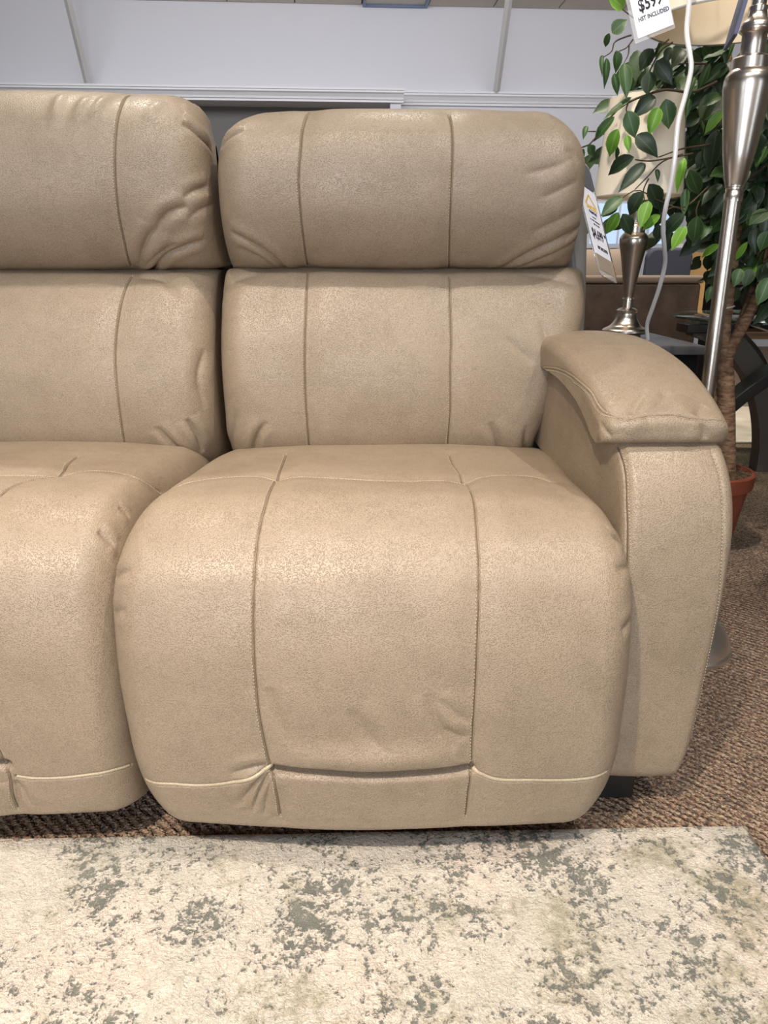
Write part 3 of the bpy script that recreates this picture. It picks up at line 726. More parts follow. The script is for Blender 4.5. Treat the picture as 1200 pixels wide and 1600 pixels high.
def math2(k, op, a, b):
    x = k.n('ShaderNodeMath', operation=op)
    for sock, v in ((x.inputs[0], a), (x.inputs[1], b)):
        if hasattr(v, 'is_linked'):
            k.l(v, sock)
        else:
            sock.default_value = v
    return x.outputs[0]


side = k.n('ShaderNodeMapRange'); k.l(sep.outputs['X'], side.inputs[0])
side.inputs[1].default_value = -.55; side.inputs[2].default_value = .15; side.inputs[3].default_value = -.055; side.inputs[4].default_value = .035
zz = math2(k, 'ADD', zone.outputs['Fac'], side.outputs[0])
dark = math2(k, 'ADD', math2(k, 'MULTIPLY', fleck.outputs['Fac'], .62), math2(k, 'MULTIPLY', zz, .55))
fine = k.n('ShaderNodeTexNoise', Scale=260.0, Detail=2.0, Roughness=.6); k.l(co, fine.inputs['Vector'])
dark = math2(k, 'ADD', dark, math2(k, 'MULTIPLY', math2(k, 'SUBTRACT', fine.outputs['Fac'], .5), .26))
mask = k.ramp(dark, [(.595, (0, 0, 0)), (.655, (1, 1, 1))])
ground = k.ramp(tone.outputs['Fac'], [(.35, srgb(216, 206, 190)), (.5, srgb(230, 218, 202)), (.65, srgb(240, 221, 204))])
om = math2(k, 'ADD', math2(k, 'MULTIPLY', olive.outputs['Fac'], .75), math2(k, 'MULTIPLY', fleck.outputs['Fac'], .3))
om = math2(k, 'ADD', om, math2(k, 'MULTIPLY', side.outputs[0], .8))
ground = k.mix(k.ramp(om, [(.50, (0, 0, 0)), (.60, (.8, .8, .8))]), ground, srgb(166, 156, 124))
grey = k.ramp(warp.outputs['Fac'], [(.35, srgb(104, 106, 98)), (.65, srgb(132, 132, 116))])
yarn = k.n('ShaderNodeTexNoise', Scale=360.0, Detail=3.0); k.l(co, yarn.inputs['Vector'])
c = k.mix(mask, ground, grey)
c = k.mix(1.0, c, k.ramp(yarn.outputs['Fac'], [(.3, (.86, .86, .85)), (.7, (1.06, 1.06, 1.06))]), 'MULTIPLY')
k.l(c, k.b.inputs['Base Color'])
hgt = math2(k, 'ADD', math2(k, 'MULTIPLY', yarn.outputs['Fac'], .35), math2(k, 'MULTIPLY', math2(k, 'SUBTRACT', 1.0, mask), .6))
hgt = math2(k, 'ADD', hgt, math2(k, 'MULTIPLY', fleck.outputs['Fac'], .5))
tuft2 = k.n('ShaderNodeTexNoise', Scale=170.0, Detail=4.0, Roughness=.65); k.l(wco, tuft2.inputs['Vector'])
hgt = math2(k, 'ADD', hgt, math2(k, 'MULTIPLY', tuft2.outputs['Fac'], 1.0))
k.l(k.bump(hgt, 1.0, .008), k.b.inputs['Normal'])
k.b.inputs['Specular IOR Level'].default_value = .15
k.b.inputs['Sheen Weight'].default_value = .25

m = M['pale_rug'] = material('pale_rug', srgb(224, 214, 196), .95)
k = Nodes(m); nz = k.n('ShaderNodeTexNoise', Scale=5.0, Detail=5.0); k.l(k.coord(), nz.inputs['Vector'])
k.l(k.ramp(nz.outputs['Fac'], [(.3, srgb(196, 184, 164)), (.6, srgb(232, 222, 204))]), k.b.inputs['Base Color'])

# ------------------------------------------------------------------ the room
def plane_box(name, lo, hi, mat, rotz=0, pivot=(0, 0, 0), parent=None, bevel=0):
    o = Geo().box(lo, hi).obj(name, mat, parent, bevel=bevel)
    if rotz:
        o.location = pivot; o.rotation_euler = (0, 0, rotz)
    return o


structure(plane_box('floor', (-6, -3, -.06), (8, 9.4, 0), M['carpet']))
WY = R(3.6)
PV = (0, 8.0, 0)
wall = structure(plane_box('wall_back', (-7, 0, 0), (8, .15, 3.12), M['white_paint'], WY, PV))
for nm, lo, hi in (('wall_left', (-6.15, -3, 0), (-6, 9, 3.13)), ('wall_right', (8, -3, 0), (8.15, 9, 3.13)), ('wall_front', (-6, -3.15, 0), (8, -3, 3.13))):
    structure(plane_box(nm, lo, hi, M['shop_wall']))
ceil = structure(plane_box('ceiling', (-6, -3, 3.13), (8, 9.4, 3.2), M['tile_grid']))
# suspended tiles where the ceiling comes into view, turned with the wall
tile_me = Geo().box((-.298, -.295, 3.105), (.298, .295, 3.135)).obj('ceiling_tile', M['tile'], ceil)
first = True
for i in range(-8, 12):
    for j in range(4):
        x, y = i * .61 + .10, -.31 - j * .61
        if j == 0 and i == 0:
            continue
        t = tile_me if first else link(tile_me.copy(), ceil)
        first = False
        c, s_ = math.cos(WY), math.sin(WY)
        t.location = (PV[0] + x * c - y * s_, PV[1] + x * s_ + y * c, 0)
        t.rotation_euler = (0, 0, WY)
lt = thing('ceiling_light', 'flat ceiling light panel at the top of the white wall', 'ceiling light', (PV[0] + .10 * math.cos(WY) + .31 * math.sin(WY), PV[1] + .10 * math.sin(WY) - .31 * math.cos(WY), 0), WY)
Geo().box((-.298, -.295, 3.085), (.298, -.27, 3.13)).box((-.298, .27, 3.085), (.298, .295, 3.13)).box((-.298, -.27, 3.085), (-.273, .27, 3.13)).box((.273, -.27, 3.085), (.298, .27, 3.13)).obj('light_frame', material('blue_grey_light_frame', srgb(112, 128, 156), .4), lt)
dif = material('light_diffuser', srgb(206, 200, 188), .6)
Geo().box((-.273, -.27, 3.105), (.273, .27, 3.13)).obj('diffuser', dif, lt)


def cornice(name, x0, x1, y, ztop, h):
    """stepped crown moulding: profile in (depth, z) swept along x in front of the wall"""
    k_ = h / .155
    prof = [(0, 0), (-.10, 0), (-.10, -.025 * k_), (-.088, -.03 * k_), (-.088, -.05 * k_), (-.07, -.065 * k_), (-.05, -.10 * k_), (-.045, -.125 * k_), (-.03, -.13 * k_), (-.03, -h), (0, -h)]
    v = [(x, y + d, ztop + z) for x in (x0, x1) for d, z in prof]
    n = len(prof)
    f = [tuple(range(n)), tuple(range(2 * n - 1, n - 1, -1))] + [(i, (i + 1) % n, (i + 1) % n + n, i + n) for i in range(n)]
    o = Geo().add(v, f).obj(name, M['trim_paint'])
    o.location = PV; o.rotation_euler = (0, 0, WY)
    return structure(o)


cornice('trim_1', -7, .16, -.28, 2.355, .105)
cornice('trim_2', .16, 8, 0, 2.395, .11)
structure(plane_box('wall_header', (-7, -.28, 2.25), (.14, 0, 2.345), M['trim_paint'], WY, PV))
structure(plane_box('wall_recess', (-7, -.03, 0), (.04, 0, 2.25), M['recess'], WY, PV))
structure(plane_box('wall_pier', (.04, -.28, 0), (.14, 0, 2.25), M['white_paint'], WY, PV))

# slanting braces from the ceiling down to the ledge on the wall
for x, xt, lab in ((-2.72, -2.66, 'pale steel brace slanting up from the white wall ledge, on the left'), (1.06, 1.02, 'pale steel brace slanting up from the white wall ledge, right of the first')):
    o = Geo().tube([(0, -.10, 2.40), (xt - x, -.75, 3.10)], .032, 4).obj('ceiling_brace', M['strut'])
    o.location = (PV[0] + x * math.cos(WY), PV[1] + x * math.sin(WY), 0); o.rotation_euler = (0, 0, WY)
    tag(o, lab, 'brace', 'ceiling braces on the back wall')

# daylit window low on the back wall
win = structure(plane_box('window_1', (2.05, -.05, 1.00), (3.0, 0, 1.46), M['trim_paint'], WY, PV), 'white framed window with bluish panes behind the table lamp')
for x in (2.09, 2.39, 2.70):
    p = Geo().box((x, -.06, 1.04), (x + .27, -.048, 1.42)).obj('window_pane', M['sky_pane'], win)

# ------------------------------------------------------------------ the reclining sofa
sofa = thing('reclining_sofa', 'taupe leather reclining sofa with cream stitching and a padded arm', 'sofa', (0, 1.2, 0))
SO = Vector((0, 1.2, 0))


def grid_obj(name, P, mat, parent):
    nu, nv = P.shape[:2]
    me = bpy.data.meshes.new(name)
    me.vertices.add(nu * nv)
    me.vertices.foreach_set('co', (P - np.array(SO)).reshape(-1).astype(np.float32))
    i = np.arange(nu - 1)[:, None] * nv + np.arange(nv - 1)[None, :]
    q = np.stack([i, i + nv, i + nv + 1, i + 1], -1).reshape(-1, 4)
    me.loops.add(q.size); me.polygons.add(len(q))
    me.loops.foreach_set('vertex_index', q.reshape(-1).astype(np.int32))
    me.polygons.foreach_set('loop_start', np.arange(0, q.size, 4, dtype=np.int32))
    me.polygons.foreach_set('use_smooth', np.ones(len(q), dtype=bool))
    me.materials.append(mat)
    me.update(calc_edges=True); me.validate()
    return link(bpy.data.objects.new(name, me), parent)


def stitching(sh, uv, off, parent, pitch=.0048, dash=.0034, r=.00062, lift=.0006, name='stitching'):
    """short raised thread dashes beside a seam, on the padded surface"""
    uvd = spline(uv, 400)
    P = sh.at(uvd, sh.P); Nn = sh.at(uvd, sh.N2)
    T = np.gradient(P, axis=0); T /= np.linalg.norm(T, axis=1)[:, None] + 1e-9
    side = np.cross(T, Nn); side /= np.linalg.norm(side, axis=1)[:, None] + 1e-9
    # push sideways in the surface: find the surface again by interpolating in uv
    du = 1e-3
    A = sh.at(uvd + [du, 0], sh.P) - P; B = sh.at(uvd + [0, du], sh.P) - P
    D = side * off
    aa = np.sum(A * A, 1); bb = np.sum(B * B, 1); ab = np.sum(A * B, 1); da = np.sum(D * A, 1); db = np.sum(D * B, 1)
    det = aa * bb - ab * ab + 1e-18
    uv2 = uvd + du * np.stack([(da * bb - db * ab) / det, (db * aa - da * ab) / det], 1)
    Q = sh.at(uv2, sh.P) + sh.at(uv2, sh.N2) * lift
    L = np.r_[0, np.cumsum(np.linalg.norm(np.diff(Q, axis=0), axis=1))]
    g = Geo()
    s = pitch
    while s + dash < L[-1]:
        a = np.array([np.interp(s, L, Q[:, k]) for k in range(3)]); b = np.array([np.interp(s + dash, L, Q[:, k]) for k in range(3)])
        n = np.array([np.interp(s, L, Nn[:, k]) for k in range(3)])
        t = (b - a) / (np.linalg.norm(b - a) + 1e-9); w = np.cross(t, n)
        c = (a + b) / 2 - np.array(SO)
        h = t * dash / 2
        g.add([c - h, c + w * r, c + n * r, c - w * r, c - n * r, c + h], [(0, 1, 2), (0, 2, 3), (0, 3, 4), (0, 4, 1), (5, 2, 1), (5, 3, 2), (5, 4, 3), (5, 1, 4)])
        s += pitch
    o = mesh_obj(name, g.v, g.f, M['stitch'], parent)
    o['kind'] = 'stuff'
    return o


def cord_on(sh, uv, r, parent, name, mat, lift=0.0):
    uvd = spline(uv, 120)
    P = sh.at(uvd, sh.P) + sh.at(uvd, sh.N2) * lift - np.array(SO)
    return Geo().tube(P, r, 8).obj(name, mat, parent, smooth=True)


SH = make_sheets()
for key, sh in SH.items():
    sh.apply(STROKES[key], noise={'arm': .0012, 'arm_pad': .0016}.get(key, .0022), seed=len(key))

backs = {}
for side, x0, x1, dy in (('right', -.303, .405, 0), ('left', -.965, -.306, .01)):
    # upholstered shell behind the pillows
    g = Geo()
    out = [(1.57, .30), (1.50, .40), (1.545, .75), (1.60, .98), (1.66, 1.0), (1.715, .97), (1.72, .75), (1.69, .30)]
    v = [(x, y + dy - SO.y, z) for x in (x0, x1) for y, z in out]
    n = len(out)
    g.add(v, [tuple(range(n)), tuple(range(2 * n - 1, n - 1, -1))] + [(i, i + n, (i + 1) % n + n, (i + 1) % n) for i in range(n)])
    b = g.obj('backrest', M['shell'], sofa, bevel=.02, seg=3)
    b['label'] = 'grey backing shell of the backrest'
    backs[side] = b
    lp = grid_obj('lumbar_pillow', SH[side + '_lumbar'].P, M['leather'], b)
    hp = grid_obj('head_pillow', SH[side + '_head'].P, M['leather'], b)
    for k in (side + '_lumbar', side + '_head'):
        for st in STROKES[k]:
            if st[0] == 's':
                stitching(SH[k], st[3], -.0058 if SH[k].flip else .0058, b)
                cord_on(SH[k], st[3], .0007, b, 'seam', M['seam'], -.0002)

seat_obj = {}
for side in ('right', 'left'):
    k = side + '_seat'
    so = grid_obj('seat', SH[k].P, M['leather'], sofa)
    seat_obj[side] = so
    for st in STROKES[k]:
        if st[0] == 's':
            stitching(SH[k], st[3], .0058, so)
            cord_on(SH[k], st[3], .0007, so, 'seam', M['seam'], -.0002)
        elif st[0] == 'd' and st[1] < .01:
            cord_on(SH[k], st[3], .0030, so, 'piping', M['piping'], .0012)

arm = grid_obj('arm', SH['arm'].P, M['leather'], sofa)
for i, st in enumerate(STROKES['arm']):
    if st[0] == 'd':
        stitching(SH['arm'], st[3], -.0055 if i == 0 else .002, arm)
        if i == 0:
            cord_on(SH['arm'], st[3], .0009, arm, 'seam', M['seam'], -.0001)
pad = grid_obj('arm_pad', SH['arm_pad'].P, M['leather'], arm)
for st in STROKES['arm_pad']:
    if st[0] == 'd':
        cord_on(SH['arm_pad'], st[3], .0022, arm, 'welt', M['leather'], .0004)
        stitching(SH['arm_pad'], st[3], .005, arm)
# left arm, mirrored about the middle of the two seats
mx = -.343 * 2


def mirrored(sh):
    P = sh.P.copy(); P[..., 0] = mx - P[..., 0]
    return P[::-1]


arm2 = grid_obj('arm', mirrored(SH['arm']), M['leather'], sofa)
grid_obj('arm_pad', mirrored(SH['arm_pad']), M['leather'], arm2)
# arm cores, base frame and feet
for x0, x1 in ((.318, .452), (mx - .452, mx - .318)):
    Geo().box((x0, 1.06 - SO.y, .075), (x1, 1.70 - SO.y, .575)).obj('arm_side_panel', M['leather'], sofa, bevel=.015)
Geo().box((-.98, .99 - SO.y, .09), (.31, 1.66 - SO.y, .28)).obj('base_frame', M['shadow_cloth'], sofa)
for x in (.36, mx - .36):
    for y in (1.02, 1.60):
        Geo().box((x - .035, y - .03 - SO.y, 0), (x + .035, y + .03 - SO.y, .085)).obj('foot', M['black'], sofa, bevel=.004)
for x in (-.22, .22, -.55, -.86):
    Geo().box((x - .03, 1.0 - SO.y, 0), (x + .03, 1.06 - SO.y, .1)).obj('foot', M['black'], sofa, bevel=.004)

# ------------------------------------------------------------------ rug under the camera
gx, gy = 240, 160
RW, RL = 2.3, 1.6
U, V_ = np.meshgrid(np.linspace(0, 1, gx), np.linspace(0, 1, gy), indexing='ij')
edge = np.minimum(np.minimum(U * RW, (1 - U) * RW), np.minimum(V_ * RL, (1 - V_) * RL))
Z = .009 * np.clip(edge / .008, 0, 1) ** .5
for _ in range(30):
    kx, ky = rng.normal(size=2) * 30
    Z += .00022 * np.sin(kx * U * RW + ky * V_ * RL + rng.uniform(0, 6)) * np.clip(edge / .02, 0, 1)
RP = np.stack([U * RW - RW, V_ * RL - RL, Z], -1)
me = bpy.data.meshes.new('area_rug')
i = np.arange(gx - 1)[:, None] * gy + np.arange(gy - 1)[None, :]
q = np.stack([i, i + gy, i + gy + 1, i + 1], -1).reshape(-1, 4)
me.from_pydata(RP.reshape(-1, 3).tolist(), [], q.tolist())
me.polygons.foreach_set('use_smooth', [True] * len(me.polygons)); me.materials.append(M['rug'])
rug = link(bpy.data.objects.new('area_rug', me))
rug.location = (.543, .927, 0.001); rug.rotation_euler = (0, 0, R(1.4))
tag(rug, 'cream area rug with distressed grey-green flecks in front of the taupe sofa', 'rug')


# ------------------------------------------------------------------ lettering
def lettering(text, size, M4, mat, parent, name='lettering', xscale=1.0, align='CENTER'):
    c = bpy.data.curves.new(name, 'FONT')
    c.body = text; c.size = size; c.align_x = align; c.align_y = 'CENTER'; c.extrude = .0002
    c.offset = size * .018
    c.resolution_u = 2
    t = bpy.data.objects.new('tmp', c)
    S.collection.objects.link(t)
    bpy.context.view_layer.update()
    me = bpy.data.meshes.new_from_object(t.evaluated_get(bpy.context.evaluated_depsgraph_get()))
    bpy.data.objects.remove(t)
    me.name = name
    me.transform(Matrix.Diagonal((xscale, 1, 1, 1)))
    me.transform(M4)
    me.materials.clear(); me.materials.append(mat)
    return link(bpy.data.objects.new(name, me), parent)


def frame_at(o, right, up):
    """matrix whose x is right, y is up, z faces out"""
    r = Vector(right).normalized(); u = Vector(up); u = (u - r * u.dot(r)).normalized(); n = r.cross(u)
    return Matrix(((r.x, u.x, n.x, o[0]), (r.y, u.y, n.y, o[1]), (r.z, u.z, n.z, o[2]), (0, 0, 0, 1)))


def card(w, h, t, M4, r=.004, z=0.0):
    g = Geo()
    out = rounded(w, h, r, 4); n = len(out)
    v = [M4 @ Vector((x, y, z + d)) for d in (0, t) for x, y in out]
    return g.add(v, [tuple(range(n)), tuple(range(2 * n - 1, n - 1, -1))] + [(i, i + n, (i + 1) % n + n, (i + 1) % n) for i in range(n)])


# price tag hanging off the backrest corner
TM = frame_at((0.384, 1.47, 0.887), Vector((.60, .77, -.20)), Vector((-.20, .40, .90)))
tg = thing('price_tag', 'white sofa price tag in a clear sleeve hanging off the taupe backrest corner', 'price tag', TM.translation)
TL = Matrix.Translation(-TM.translation) @ TM
card(.090, .235, .0008, TL, .012, z=-.0012).obj('sleeve', M['clear_thin'], tg)
card(.088, .052, .0010, TL @ Matrix.Translation((0, .088, 0)), .014).obj('hanger_card', M['tag_back'], tg)
pp = card(.080, .135, .0006, TL @ Matrix.Translation((0, -.008, 0)), .001).obj('paper_slip', M['paper'], tg)
card(.076, .030, .0006, TL @ Matrix.Translation((.002, -.090, 0)), .001).obj('paper_tail', M['taupe_cloth'], tg)
g = Geo()
out = rounded(.090, .235, .012, 4)
g.tube([TL @ Vector((x, y, 0)) for x, y in out + out[:1]], .0012, 5).obj('sleeve_rim', M['clear'], tg)
ZT = Matrix.Translation((0, 0, .0009))
g = Geo()
for a, b in (((-.024, .025), (.0, .046)), ((.0, .046), (.026, .025))):
    d = Vector((b[0] - a[0], b[1] - a[1])).normalized(); nn = Vector((-d.y, d.x)) * .0022
    g.add([TL @ ZT @ Vector((p[0] + s_ * nn.x, p[1] + s_ * nn.y, 0)) for p in (a, b) for s_ in (-1, 1)], [(0, 1, 3, 2)])
g.obj('roof_emblem', M['yellow_ink'], tg)
lettering('SANDERS', .0125, TL @ ZT @ Matrix.Translation((.001, .020, 0)), M['yellow_ink'], tg, xscale=.95)
lettering('FURNITURE', .0072, TL @ ZT @ Matrix.Translation((.001, .0105, 0)), M['navy_ink'], tg)
# three lines of small print, too small to read: broken strokes of ink
g = Geo()
for y0, h, runs in ((.0015, .0030, ((-.008, .010),)), (-.0055, .0034, ((-.020, -.014), (-.012, -.002), (0, .024))), (-.0125, .0034, ((-.010, -.002), (0, .006), (.009, .019)))):
    for xa, xb in runs:
        x = xa
        while x < xb:
            w = min(random.uniform(.0012, .0022), xb - x)
            hh = h * random.uniform(.7, 1.0)
            g.add([TL @ ZT @ Vector(p) for p in ((x, y0 - hh / 2, 0), (x + w, y0 - hh / 2, 0), (x + w, y0 + hh / 2, 0), (x, y0 + hh / 2, 0))], [(0, 1, 2, 3)])
            x += w + .0006
g.obj('small_print', M['ink'], tg)
lettering('$4,699', .027, TL @ ZT @ Matrix.Translation((-.003, -.034, 0)), M['ink'], tg, 'price_lettering', .72)
lettering('99', .010, TL @ ZT @ Matrix.Translation((.0345, -.028, 0)), M['ink'], tg, 'price_lettering', .8)
lettering('HST INCLUDED', .0088, TL @ ZT @ Matrix.Translation((.006, -.060, 0)), M['ink'], tg, xscale=.8)

# ------------------------------------------------------------------ brushed nickel floor lamp
LX, LY = .647, 1.50
fl = thing('floor_lamp', 'brushed nickel floor lamp with tapered vase and wrapped cream shade, beside the sofa arm', 'lamp', (LX, LY, 0))


def lathe_z(prof, name, mat, parent, n=48):
    return Geo().lathe(prof, n=n).obj(name, mat, parent, smooth=True)


def smooth_prof(p, n=60):
    q = spline([(r, z) for r, z in p], n)
    return [(max(a, .0004), b) for a, b in q]


lathe_z([(.001, .10)] + [(.016, .10), (.020, .094), (.022, .085)] + smooth_prof([(.030, .082), (.060, .078), (.090, .062), (.108, .036), (.114, .016)], 16) + [(.114, .014), (.118, .010), (.118, .0), (.001, 0)], 'base', M['satin_nickel'], fl)
lathe_z([(.0145, .06), (.0145, .925)], 'pole', M['nickel'], fl)
lathe_z([(.0165, .918), (.0165, .932), (.0150, .934), (.0150, .942), (.0165, .943)] + smooth_prof([(.0165, .944), (.019, .955), (.026, .99), (.033, 1.04), (.039, 1.085), (.0415, 1.110), (.0395, 1.124), (.034, 1.132)], 40) + [(.033, 1.133), (.033, 1.150), (.030, 1.153), (.0205, 1.156)], 'vase', M['nickel'], fl)
lathe_z([(.0205, 1.155), (.0205, 1.188), (.022, 1.190), (.027, 1.194), (.0275, 1.199), (.024, 1.206), (.017, 1.213), (.0145, 1.224), (.0155, 1.226), (.0155, 1.230), (.0125, 1.232), (.0125, 1.60)], 'upper_pole', M['nickel'], fl)
# blue-grey info card hooked on the lamp neck, seen on edge
cm = frame_at((.594, 1.455, 1.213), (.25, 1.0, 0), (.20, 0, 1))
cd = card(.10, .098, .006, cm, .003).obj('info_card', material('blue_grey_card', srgb(92, 96, 124), .6))
tag(cd, 'blue-grey card edge-on against the neck of the nickel floor lamp', 'card')

# the lamp's bridge arm and its wrapped shade at the top of the frame
def shade(name, parent, r0, r1, z0, z1, mat, tilt=0.0):
    g = Geo(); n = 64
    v = []; f = []
    for r, z in ((r0, z0), (r1, z1), (r1 - .004, z1), (r0 - .004, z0)):
        v += [(r * math.cos(2 * math.pi * k / n), r * math.sin(2 * math.pi * k / n), z) for k in range(n)]
    for i in range(4):
        for k in range(n):
            f.append((i * n + k, i * n + (k + 1) % n, ((i + 1) % 4) * n + (k + 1) % n, ((i + 1) % 4) * n + k))
    o = g.add(v, f).obj(name, mat, parent, smooth=True)
    return o


SX, SY = .742 - LX, 1.852 - LY
arm_path = [(0, 0, 1.58), (.0, .02, 1.70), (.03, .12, 1.79), (.08, .28, 1.78), (SX, SY, 1.70), (SX, SY, 1.60)]
Geo().tube(arm_path, .009, 10, 40).obj('bridge_arm', M['nickel'], fl, smooth=True)
shd = shade('lamp_shade', fl, .172, .145, 1.302, 1.56, M['shade'])
Geo().tube([(.1725 * math.cos(a), .1725 * math.sin(a), 1.303) for a in np.linspace(0, 2 * math.pi, 65)], .0024, 6).obj('shade_rim', material('grey_shade_trim', srgb(150, 146, 138), .7), shd, smooth=True)
Geo().lathe([(.012, 1.60), (.012, 1.54), (.018, 1.53), (.018, 1.47), (.004, 1.465)], n=20).tube([(-.146, 0, 1.555), (.146, 0, 1.555)], .003, 6).tube([(0, -.146, 1.555), (0, .146, 1.555)], .003, 6).obj('socket_frame', M['nickel'], shd, smooth=True)
shd.location = (SX, SY, 0)
wrp = shade('plastic_wrap', shd, .176, .149, 1.300, 1.565, M['clear_thin'])
# the shade's price tag in its sleeve
rt = Vector((.95, -.10, .33)); up = Vector((-.12, 0, 1))
SM = frame_at((.521, 1.72, 1.305), rt, up) @ Matrix.Scale(.88, 4)
st_ = thing('price_tag', 'white lamp price tag hanging beside the wrapped lamp shade, cut by frame top', 'price tag', SM.translation)
SL_ = Matrix.Translation(-SM.translation) @ SM
card(.090, .150, .0006, SL_, .002, z=-.001).obj('sleeve', M['clear_thin'], st_)
card(.080, .140, .0005, SL_ @ Matrix.Translation((.003, .003, 0)), .001).obj('paper_slip', M['paper'], st_)
lettering('$599', .036, SL_ @ Matrix.Translation((.004, -.006, .0008)), M['ink'], st_, 'price_lettering', .72)
lettering('HST INCLUDED', .0125, SL_ @ Matrix.Translation((.006, -.032, .0008)), M['ink'], st_, xscale=.78)

# clear white power cord
cordo = Geo().tube(PATHS['cord'], .0050, 8, 120).obj('power_cord', M['cord'], smooth=True)
tag(cordo, 'clear white power cord hanging in front of the ficus leaves', 'cord')

# ------------------------------------------------------------------ end table and table lamp
TX0, TX1, TY0, TY1, TZ = .34, .790, 1.863, 2.31, .62
et = thing('end_table', 'grey topped black end table behind the sofa arm', 'table', ((TX0 + TX1) / 2, (TY0 + TY1) / 2, 0))
hw, hd = (TX1 - TX0) / 2, (TY1 - TY0) / 2
Geo().box((-hw, -hd, TZ - .022), (hw, hd, TZ)).obj('table_top', M['grey_wood'], et, bevel=.003)
Geo().box((-hw + .015, -hd + .015, .10), (hw - .015, hd - .015, TZ - .022)).obj('cabinet_body', M['black_wood'], et, bevel=.003)
Geo().box((-hw + .03, -hd + .008, .34), (hw - .03, -hd + .016, TZ - .05)).obj('drawer_front', M['black_wood'], et, bevel=.002)
for x in (-hw + .04, hw - .04):
    for y in (-hd + .04, hd - .04):
        Geo().box((x - .02, y - .02, 0), (x + .02, y + .02, .10)).obj('leg', M['black_wood'], et)

tl = thing('table_lamp', 'brushed nickel table lamp with cream shade on the grey end table', 'lamp', (.659, 2.10, TZ))
z = lambda py: (.8 + (-.309 + (800 - py) / 1170 * .951) * 2.1 / (.951 + (800 - py) / 1170 * .309)) - TZ
k_ = 2.05 / 1170
lathe_z([(.001, 0), (.040, 0), (.042, .004), (.042, .010), (.055, .012), (.061, .016), (.061, .021)] + smooth_prof([(.058, .024), (.040, .034), (.030, .050), (.026, .066)], 14) + [(.027, .068), (.028, .073), (.022, .077), (.014, .080)], 'base', M['nickel'], tl)
lathe_z([(.014, .079), (.014, .100), (.016, .101), (.016, .104), (.0125, .106)] + smooth_prof([(.0125, .107), (.0145, .120), (.022, .17), (.031, .22), (.0365, .245), (.036, .258), (.029, .268)], 30) + [(.026, .270), (.027, .284), (.024, .287), (.020, .288)] + smooth_prof([(.018, .290), (.017, .300), (.013, .325), (.011, .345)], 10) + [(.010, .37)], 'body', M['nickel'], tl)
s2 = shade('lamp_shade', tl, .110, .090, .358, .585, M['shade'])
lathe_z([(.006, .37), (.006, .40), (.012, .405), (.012, .45), (.005, .455)], 'socket', M['nickel'], tl, 16)
shade('plastic_wrap', tl, .113, .093, .355, .588, M['clear_thin'])

# ------------------------------------------------------------------ ficus
fc = thing('potted_ficus', 'artificial ficus tree with glossy leaves in a terracotta pot behind the floor lamp', 'plant', (.95, 2.15, 0))
FO = Vector((.95, 2.15, 0))
pot = Geo().lathe([(.001, 0), (.092, 0), (.096, .01), (.124, .185), (.124, .19), (.136, .192), (.139, .232), (.135, .236), (.128, .236), (.124, .20), (.001, .20)], n=40, cap=False).obj('pot', M['terracotta'], fc, smooth=True)
g = Geo(); n = 28; prof = [(.001, .268), (.03, .268), (.06, .252), (.10, .236), (.128, .228)]
v = []; f = []
for r, zz_ in prof:
    for k in range(n):
        a = 2 * math.pi * k / n
        v.append((r * math.cos(a), r * math.sin(a), zz_ + random.uniform(-.008, .008)))
for i in range(len(prof) - 1):
    for k in range(n):
        f.append((i * n + k, i * n + (k + 1) % n, (i + 1) * n + (k + 1) % n, (i + 1) * n + k))
f.append(tuple(range(n - 1, -1, -1)))
moss = g.add(v, f).obj('moss', M['moss'], fc)
# loose strands of moss
g = Geo()
for _ in range(150):
    a = random.uniform(0, 6.28); r = random.uniform(.0, .12); h = .266 - .28 * r + random.uniform(0, .012)
    p = Vector((r * math.cos(a), r * math.sin(a), h)); d = Vector((random.uniform(-1, 1), random.uniform(-1, 1), random.uniform(-.1, .7))) * .018
    g.tube([p, p + d * .6, p + d + Vector((0, 0, -.004))], .0011, 3)
ms = g.obj('moss_strands', M['moss'], fc); ms['kind'] = 'stuff'


def stem(path, r0, r1, name, mat, n=12, fine=40, wob=.0):
    P = np.asarray(path) - np.array(FO)
    o = Geo().tube(P, np.linspace(r0, r1, len(P)), n, fine).obj(name, mat, fc, smooth=True)
    return o


trunk0 = list(PATHS['trunk']); trunk0[0] = (trunk0[0][0], trunk0[0][1], .215)
stem(trunk0, .026, .021, 'trunk', M['bark'])
stem(PATHS['left_stem'], .0175, .010, 'trunk_stem', M['bark'])
stem(PATHS['right_stem'], .0175, .010, 'trunk_stem', M['bark'])
stem(PATHS['middle_stem'], .014, .008, 'trunk_stem', M['bark'])
stem(PATHS['low_stem'], .013, .012, 'trunk_stem', M['bark'], fine=12)
p = np.array(PATHS['left_stem'][2]) - np.array(FO)
wire = Geo().tube([p + np.array((.018 * math.cos(a), .018 * math.sin(a), .004 * math.cos(a))) for a in np.linspace(0, 2 * math.pi, 25)], .0016, 6).obj('wire_tie', M['strut'], fc, smooth=True)
for r, pts in TWIGS:
    Geo().tube(np.asarray(pts) - np.array(FO), np.linspace(r, r * .55, len(pts)), 6, 16).obj('twig', M['twig'], fc, smooth=True)


